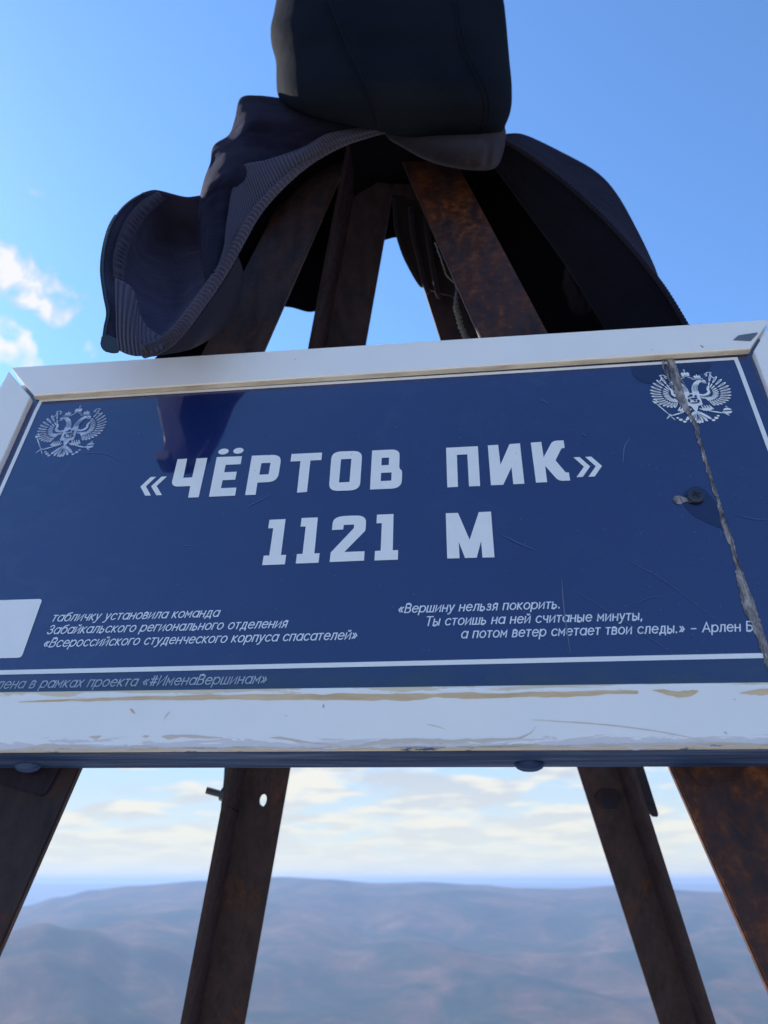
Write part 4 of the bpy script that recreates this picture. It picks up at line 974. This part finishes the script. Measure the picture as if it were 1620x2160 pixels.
seam_line('seam', [(958, 0), (965, 60), (975, 110), (1000, 160), (1018, 200), (1022, 240), (1014, 280)], 0.0013, M_HOOD, 80)
seam_line('seam', [(968, 0), (975, 60), (985, 108), (1010, 158), (1028, 200), (1032, 240), (1024, 278)], 0.0009, M_SEAM, 110, dash=True)

# collar band under the hood
def ruch(u, v): return 0.0034*math.sin(u*34+2*math.sin(u*9))*max(0, min(1, (u-0.45)*4))*math.sin(v*math.pi)
patch('collar_band', [[(812, 268, 1.46), (860, 270, 1.42), (920, 276, 1.38), (990, 283, 1.36), (1035, 280, 1.37), (1064, 268, 1.43)],
                      [(815, 285, 1.42), (870, 298, 1.38), (930, 308, 1.33), (990, 312, 1.31), (1040, 306, 1.33), (1066, 290, 1.42)],
                      [(830, 298, 1.42), (880, 322, 1.37), (930, 338, 1.33), (985, 345, 1.31), (1035, 340, 1.33), (1060, 322, 1.41)],
                      [(845, 306, 1.44), (890, 332, 1.39), (935, 348, 1.35), (990, 357, 1.33), (1035, 357, 1.35), (1052, 345, 1.40)]],
      M_COLLAR, jk, 90, 24, wr=0.002, fold=ruch)
# left front: outer cloth with folds
def fold1(u, v): return 0.006*math.sin(u*17+v*3)*math.sin(v*math.pi)
patch('front_panel', [[(640, 200, 1.46), (600, 208, 1.45), (545, 203, 1.42), (508, 208, 1.40), (497, 250, 1.38), (484, 285, 1.37), (452, 308, 1.36), (444, 345, 1.34), (432, 380, 1.33), (423, 420, 1.32), (419, 470, 1.30), (424, 540, 1.28), (436, 600, 1.26)],
                      [(680, 225, 1.40), (630, 235, 1.39), (580, 235, 1.37), (545, 240, 1.35), (525, 270, 1.33), (510, 300, 1.32), (478, 325, 1.31), (464, 360, 1.30), (450, 395, 1.29), (440, 440, 1.27), (438, 490, 1.26), (440, 555, 1.25), (446, 604, 1.24)],
                      [(740, 250, 1.40), (690, 262, 1.38), (640, 275, 1.36), (590, 295, 1.34), (560, 310, 1.33), (530, 325, 1.31), (500, 345, 1.29), (482, 385, 1.28), (472, 425, 1.27), (462, 470, 1.26), (456, 520, 1.25), (452, 570, 1.24), (452, 606, 1.235)],
                      [(812, 268, 1.42), (750, 278, 1.39), (690, 295, 1.37), (640, 318, 1.35), (590, 345, 1.33), (550, 365, 1.32), (522, 385, 1.30), (505, 420, 1.29), (492, 460, 1.275), (482, 500, 1.26), (474, 540, 1.25), (466, 580, 1.245), (460, 606, 1.24)]],
      M_OUT, jk, 110, 44, wr=0.009, wf=8, seed=3, fold=fold1)
# waistband rib between the outer cloth and its rolled edge
CORD = [(836, 272, 1.43), (780, 284, 1.41), (715, 306, 1.39), (650, 342, 1.36), (590, 392, 1.33), (540, 448, 1.30), (500, 515, 1.27), (462, 580, 1.24), (420, 640, 1.21), (378, 695, 1.18), (340, 728, 1.16), (300, 742, 1.145)]
patch('waistband', [[(812, 262, 1.413), (752, 272, 1.388), (690, 284, 1.363), (640, 312, 1.338), (565, 338, 1.308), (510, 352, 1.288), (490, 400, 1.273), (480, 460, 1.258), (472, 520, 1.243), (452, 590, 1.223), (430, 632, 1.203)],
                    [(822, 268, 1.408), (765, 278, 1.383), (700, 294, 1.358), (645, 325, 1.333), (577, 365, 1.308), (528, 400, 1.288), (500, 455, 1.268), (484, 510, 1.248), (467, 560, 1.233), (450, 602, 1.218), (428, 636, 1.200)],
                    [(836, 272, 1.43), (780, 284, 1.41), (715, 306, 1.39), (650, 342, 1.36), (590, 392, 1.33), (540, 448, 1.30), (505, 505, 1.275), (484, 543, 1.26), (460, 583, 1.24), (440, 612, 1.225), (420, 640, 1.21)]],
      M_RIB, jk, 200, 24, wr=0.002)
def cordtube(name, guide, n_rings, rad, mt, ratio=0.80, radf=None):
    n = n_rings*6; P = [at(p.x, p.y, p.z-0.004) for p in spline(guide, n)]
    rf = lambda i: (radf(i/(n-1)) if radf else rad)*(ratio+(1-ratio)*abs(math.sin(math.pi*i/6)))
    V_, F_ = tube(P, rad, 14, radf=rf); return mesh(name, V_, F_, mt, jk, smooth=True, local=PJ)
cordtube('hem_edge', CORD, 84, 0.0034, M_CORD, ratio=0.70, radf=lambda t_: 0.0026+0.0032*min(1, t_*1.8))
# inside of the left front: fleece, seen from below
def fold2(u, v): return 0.0025*math.sin(v*60)*math.exp(-((u-0.15)/0.05)**2)
patch('lining', [[(424, 412, 1.33), (390, 415, 1.32), (345, 404, 1.31), (318, 402, 1.30), (285, 415, 1.28), (255, 440, 1.26), (232, 475, 1.24), (219, 520, 1.22), (214, 570, 1.20), (220, 620, 1.18), (227, 660, 1.165), (222, 700, 1.155), (222, 725, 1.15)],
                 [(428, 450, 1.36), (395, 450, 1.36), (355, 440, 1.35), (330, 440, 1.34), (300, 455, 1.32), (275, 480, 1.29), (256, 510, 1.27), (243, 550, 1.24), (238, 590, 1.22), (240, 630, 1.195), (243, 670, 1.175), (240, 705, 1.16), (242, 732, 1.15)],
                 [(436, 520, 1.40), (410, 520, 1.42), (380, 520, 1.42), (355, 520, 1.42), (330, 530, 1.40), (310, 545, 1.37), (295, 570, 1.33), (285, 600, 1.29), (278, 630, 1.25), (272, 660, 1.21), (268, 690, 1.18), (262, 720, 1.165), (262, 738, 1.155)],
                 [(446, 600, 1.27), (430, 610, 1.30), (410, 620, 1.32), (390, 635, 1.33), (372, 650, 1.32), (355, 665, 1.29), (340, 680, 1.26), (325, 690, 1.235), (312, 700, 1.21), (300, 712, 1.19), (292, 722, 1.175), (286, 734, 1.165), (284, 744, 1.155)],
                 [(425, 640, 1.215), (410, 660, 1.205), (396, 680, 1.195), (382, 695, 1.185), (368, 707, 1.18), (354, 718, 1.175), (340, 728, 1.17), (330, 733, 1.165), (320, 737, 1.16), (312, 740, 1.158), (306, 743, 1.155), (300, 745, 1.152), (296, 747, 1.15)]],
      M_LIN, jk, 110, 70, wr=0.004, wf=7, seed=8)
# puckered facing tape inside the zip
def puck(u, v): return 0.0012*math.sin(u*120+3*math.sin(u*17))*math.sin(v*math.pi)
patch('zip_facing', [[(335, 405, 1.30), (300, 425, 1.285), (272, 455, 1.265), (252, 495, 1.245), (240, 540, 1.215), (240, 585, 1.195)],
                     [(342, 414, 1.295), (310, 435, 1.28), (283, 468, 1.26), (264, 505, 1.24), (252, 548, 1.21), (251, 590, 1.19)],
                     [(350, 421, 1.30), (320, 445, 1.29), (294, 478, 1.27), (275, 515, 1.25), (264, 555, 1.22), (262, 594, 1.195)]],
      M_FAC, jk, 120, 14, wr=0.001, fold=puck)
# rib knit seen flat at the corner by the zip
patch('waistband_corner', [[(243, 588, 1.180), (262, 596, 1.178), (280, 612, 1.176), (288, 636, 1.172), (294, 662, 1.168), (308, 688, 1.166), (328, 704, 1.164), (350, 716, 1.163)],
                           [(244, 640, 1.155), (259, 645, 1.153), (274, 654, 1.152), (284, 672, 1.151), (293, 690, 1.150), (306, 706, 1.150), (325, 717, 1.151), (346, 724, 1.152)],
                           [(246, 700, 1.142), (258, 704, 1.140), (271, 708, 1.139), (284, 715, 1.138), (296, 721, 1.138), (310, 726, 1.140), (327, 729, 1.143), (346, 729, 1.147)],
                           [(250, 738, 1.140), (262, 744, 1.138), (275, 748, 1.137), (288, 750, 1.137), (301, 749, 1.138), (315, 746, 1.140), (330, 741, 1.143), (346, 733, 1.147)]],
      M_RIBF, jk, 70, 30)
# zip: tape, teeth, bottom box
ZG = [(300, 408, 1.29), (262, 434, 1.262), (234, 472, 1.24), (219, 520, 1.22), (214, 570, 1.20), (220, 620, 1.18), (227, 660, 1.165), (222, 690, 1.157), (219, 712, 1.15)]
P = [at(p.x+3, p.y, p.z-0.003) for p in spline(ZG, 60)]
V_, F_ = tube(P, 0.0012, 6); zt = mesh('zip_tape', V_, F_, M_ZIP, jk, smooth=True, local=PJ)
P = [at(p.x, p.y, p.z-0.004) for p in spline(ZG, 150)][30:]
tt = []
for k, p in enumerate(P[:-1]):
    if k % 2: continue
    d = (P[k+1]-p).normalized(); sd_ = d.cross((EYE-p).normalized()).normalized(); up = sd_.cross(d)
    c8 = [p+d*a*0.00075+sd_*(b_*0.0013)+up*c_*0.0008 for a in (-1, 1) for b_ in (-1, 1) for c_ in (-1, 1)]
    tt.append((c8, [(0, 1, 3, 2), (4, 6, 7, 5), (0, 4, 5, 1), (2, 3, 7, 6), (0, 2, 6, 4), (1, 5, 7, 3)]))
V_, F_ = merge(tt); o = mesh('zip_teeth', V_, F_, M_ZIP, zt, local=PJ)
v, f = [], []
pix = [(214, 708), (224, 705), (250, 715), (252, 744), (238, 746), (219, 741), (211, 728)]
a = [at(x, y, 1.140) for x, y in pix]; b2 = [at(x, y, 1.165) for x, y in pix]; n = len(pix)
mesh('zip_stop', a+b2, [tuple(range(n)), tuple(range(n, 2*n))[::-1]]+[(i, (i+1) % n, n+(i+1) % n, n+i) for i in range(n)], M_ZIP, jk, bevel=0.0008, local=PJ)
# far side of the waistband, below the rolled edge
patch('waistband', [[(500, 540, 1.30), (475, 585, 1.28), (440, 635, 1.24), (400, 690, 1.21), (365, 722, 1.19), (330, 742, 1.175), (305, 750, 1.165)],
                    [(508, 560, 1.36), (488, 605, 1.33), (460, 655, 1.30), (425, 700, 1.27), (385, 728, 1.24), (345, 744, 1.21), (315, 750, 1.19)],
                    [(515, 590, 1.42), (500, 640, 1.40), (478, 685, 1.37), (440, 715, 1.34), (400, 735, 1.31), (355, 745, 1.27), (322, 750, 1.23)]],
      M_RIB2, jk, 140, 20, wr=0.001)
# back of the jacket, its dark inside hanging behind the left legs
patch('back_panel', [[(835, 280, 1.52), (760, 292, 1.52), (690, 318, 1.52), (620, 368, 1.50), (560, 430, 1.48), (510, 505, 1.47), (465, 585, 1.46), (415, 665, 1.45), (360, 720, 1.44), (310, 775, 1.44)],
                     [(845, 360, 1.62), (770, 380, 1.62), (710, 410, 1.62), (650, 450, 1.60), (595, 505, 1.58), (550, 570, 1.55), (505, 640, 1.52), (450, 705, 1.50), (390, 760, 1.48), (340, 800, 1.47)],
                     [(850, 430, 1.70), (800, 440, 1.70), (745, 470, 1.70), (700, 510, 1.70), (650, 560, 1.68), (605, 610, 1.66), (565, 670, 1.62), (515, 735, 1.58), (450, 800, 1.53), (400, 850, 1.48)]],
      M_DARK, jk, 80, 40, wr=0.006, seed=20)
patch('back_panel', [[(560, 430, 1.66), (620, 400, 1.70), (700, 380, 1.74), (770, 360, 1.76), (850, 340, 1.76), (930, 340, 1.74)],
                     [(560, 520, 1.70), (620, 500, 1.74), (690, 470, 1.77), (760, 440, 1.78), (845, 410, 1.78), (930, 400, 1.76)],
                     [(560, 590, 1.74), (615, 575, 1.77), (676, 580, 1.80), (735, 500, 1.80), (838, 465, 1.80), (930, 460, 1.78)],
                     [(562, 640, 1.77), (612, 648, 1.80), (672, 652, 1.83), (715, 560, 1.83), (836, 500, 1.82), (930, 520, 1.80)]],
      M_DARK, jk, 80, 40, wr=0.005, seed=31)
# hanging folds right of the gap, edges catching the sun
def pleat(u, v): return 0.010*math.sin(v*20+u*1.5)*(0.4+0.6*u)
patch('hanging_fold', [[(826, 400, 1.64), (860, 395, 1.64), (890, 390, 1.64), (930, 385, 1.64), (960, 380, 1.64)],
                       [(832, 450, 1.65), (862, 450, 1.65), (892, 450, 1.65), (932, 445, 1.65), (980, 440, 1.65)],
                       [(840, 502, 1.66), (862, 505, 1.66), (894, 505, 1.66), (938, 505, 1.66), (1000, 500, 1.66)],
                       [(856, 548, 1.66), (872, 552, 1.66), (902, 556, 1.66), (945, 560, 1.66), (1010, 560, 1.66)],
                       [(884, 596, 1.67), (890, 600, 1.67), (908, 612, 1.67), (955, 625, 1.67), (1020, 630, 1.67)]],
      M_LIT, jk, 90, 60, wr=0.004, seed=40)
for gd, rad in (([(832, 420, 1.635), (836, 480, 1.64), (850, 530, 1.645), (868, 568, 1.65), (886, 598, 1.655), (893, 603, 1.66)], 0.0026),
                ([(866, 440, 1.625), (872, 500, 1.63), (884, 548, 1.635), (893, 590, 1.64), (903, 618, 1.65)], 0.0030),
                ([(896, 430, 1.62), (903, 500, 1.625), (912, 560, 1.63), (922, 612, 1.64), (928, 628, 1.65)], 0.0032)):
    P = [at(p.x, p.y, p.z) for p in spline(gd, 50)]; V_, F_ = tube(P, rad, 10); mesh('pleat', V_, F_, M_LIT, jk, smooth=True, local=PJ)
P = [at(p.x+2.5*noise.noise(Vector((k*0.35, 2, 0))), p.y, p.z) for k, p in enumerate(spline([(918, 512, 1.455), (930, 545, 1.460), (942, 580, 1.470), (962, 603, 1.480), (961, 640, 1.480), (967, 670, 1.490), (979, 705, 1.500), (990, 722, 1.500)], 90))]
V_, F_ = tube(P, 0.0016, 7, radf=lambda i: (0.0008 if i < 40 else 0.0008+0.0022*min(1, (i-40)/15))*(1+0.3*math.sin(i*1.9))); mesh('torn_thread', V_, F_, M_THREAD, jk, smooth=True, local=PJ)
# right front: outer cloth and dark inside
RE = [(1062, 296, 1.42), (1100, 318, 1.42), (1150, 352, 1.42), (1210, 400, 1.41), (1270, 455, 1.40), (1320, 508, 1.39), (1365, 562, 1.38), (1405, 615, 1.37), (1448, 686, 1.36), (1480, 745, 1.35)]
patch('front_panel', [[(1050, 290, 1.50), (1075, 283, 1.50), (1110, 287, 1.51), (1180, 320, 1.51), (1255, 362, 1.50), (1300, 410, 1.49), (1345, 490, 1.47), (1378, 560, 1.45), (1402, 620, 1.43), (1450, 690, 1.40), (1485, 745, 1.39)],
                      [(1056, 292, 1.46), (1085, 296, 1.46), (1125, 312, 1.46), (1180, 350, 1.46), (1245, 400, 1.45), (1290, 445, 1.44), (1335, 510, 1.43), (1370, 565, 1.41), (1400, 618, 1.40), (1449, 688, 1.38), (1483, 745, 1.37)],
                      [(1062, 296, 1.42), (1095, 315, 1.42), (1140, 345, 1.42), (1190, 383, 1.415), (1240, 428, 1.405), (1285, 470, 1.40), (1325, 515, 1.39), (1365, 562, 1.38), (1405, 617, 1.37), (1448, 686, 1.36), (1480, 745, 1.35)]],
      M_OUT, jk, 90, 30, wr=0.005, seed=51)
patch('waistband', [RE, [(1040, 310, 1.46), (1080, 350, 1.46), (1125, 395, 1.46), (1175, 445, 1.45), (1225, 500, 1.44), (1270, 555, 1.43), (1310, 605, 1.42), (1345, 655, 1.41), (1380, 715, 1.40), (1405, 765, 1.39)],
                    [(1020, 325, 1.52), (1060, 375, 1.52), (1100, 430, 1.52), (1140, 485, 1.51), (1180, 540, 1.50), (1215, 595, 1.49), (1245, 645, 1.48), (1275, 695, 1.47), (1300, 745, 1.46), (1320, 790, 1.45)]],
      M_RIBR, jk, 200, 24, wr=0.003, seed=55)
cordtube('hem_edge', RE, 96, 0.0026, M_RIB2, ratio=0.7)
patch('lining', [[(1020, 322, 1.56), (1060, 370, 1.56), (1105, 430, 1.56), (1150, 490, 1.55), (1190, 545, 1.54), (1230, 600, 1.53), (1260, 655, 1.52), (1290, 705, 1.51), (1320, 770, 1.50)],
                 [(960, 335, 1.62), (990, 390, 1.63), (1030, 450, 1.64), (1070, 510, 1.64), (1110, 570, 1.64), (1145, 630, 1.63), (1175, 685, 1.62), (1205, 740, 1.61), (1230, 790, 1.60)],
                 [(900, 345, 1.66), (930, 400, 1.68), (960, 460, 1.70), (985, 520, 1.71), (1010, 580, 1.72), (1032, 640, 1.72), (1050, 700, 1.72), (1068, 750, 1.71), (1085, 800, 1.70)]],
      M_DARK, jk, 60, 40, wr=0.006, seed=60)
patch('back_panel', [[(700, 296, 1.52), (800, 290, 1.50), (900, 292, 1.50), (1000, 296, 1.50), (1085, 300, 1.52)],  # unseen upper back, added to block sun from the right lining
                     [(655, 350, 1.74), (770, 340, 1.74), (900, 340, 1.74), (1040, 345, 1.74), (1175, 365, 1.70)],
                     [(610, 420, 1.93), (740, 410, 1.95), (880, 410, 1.96), (1050, 415, 1.95), (1230, 430, 1.86)],
                     [(600, 480, 2.02), (740, 470, 2.04), (880, 470, 2.05), (1060, 490, 2.04), (1270, 510, 1.98)]],
      M_OUT, jk, 60, 30, wr=0.004, seed=77)
# inner collar closing the neck around the apex
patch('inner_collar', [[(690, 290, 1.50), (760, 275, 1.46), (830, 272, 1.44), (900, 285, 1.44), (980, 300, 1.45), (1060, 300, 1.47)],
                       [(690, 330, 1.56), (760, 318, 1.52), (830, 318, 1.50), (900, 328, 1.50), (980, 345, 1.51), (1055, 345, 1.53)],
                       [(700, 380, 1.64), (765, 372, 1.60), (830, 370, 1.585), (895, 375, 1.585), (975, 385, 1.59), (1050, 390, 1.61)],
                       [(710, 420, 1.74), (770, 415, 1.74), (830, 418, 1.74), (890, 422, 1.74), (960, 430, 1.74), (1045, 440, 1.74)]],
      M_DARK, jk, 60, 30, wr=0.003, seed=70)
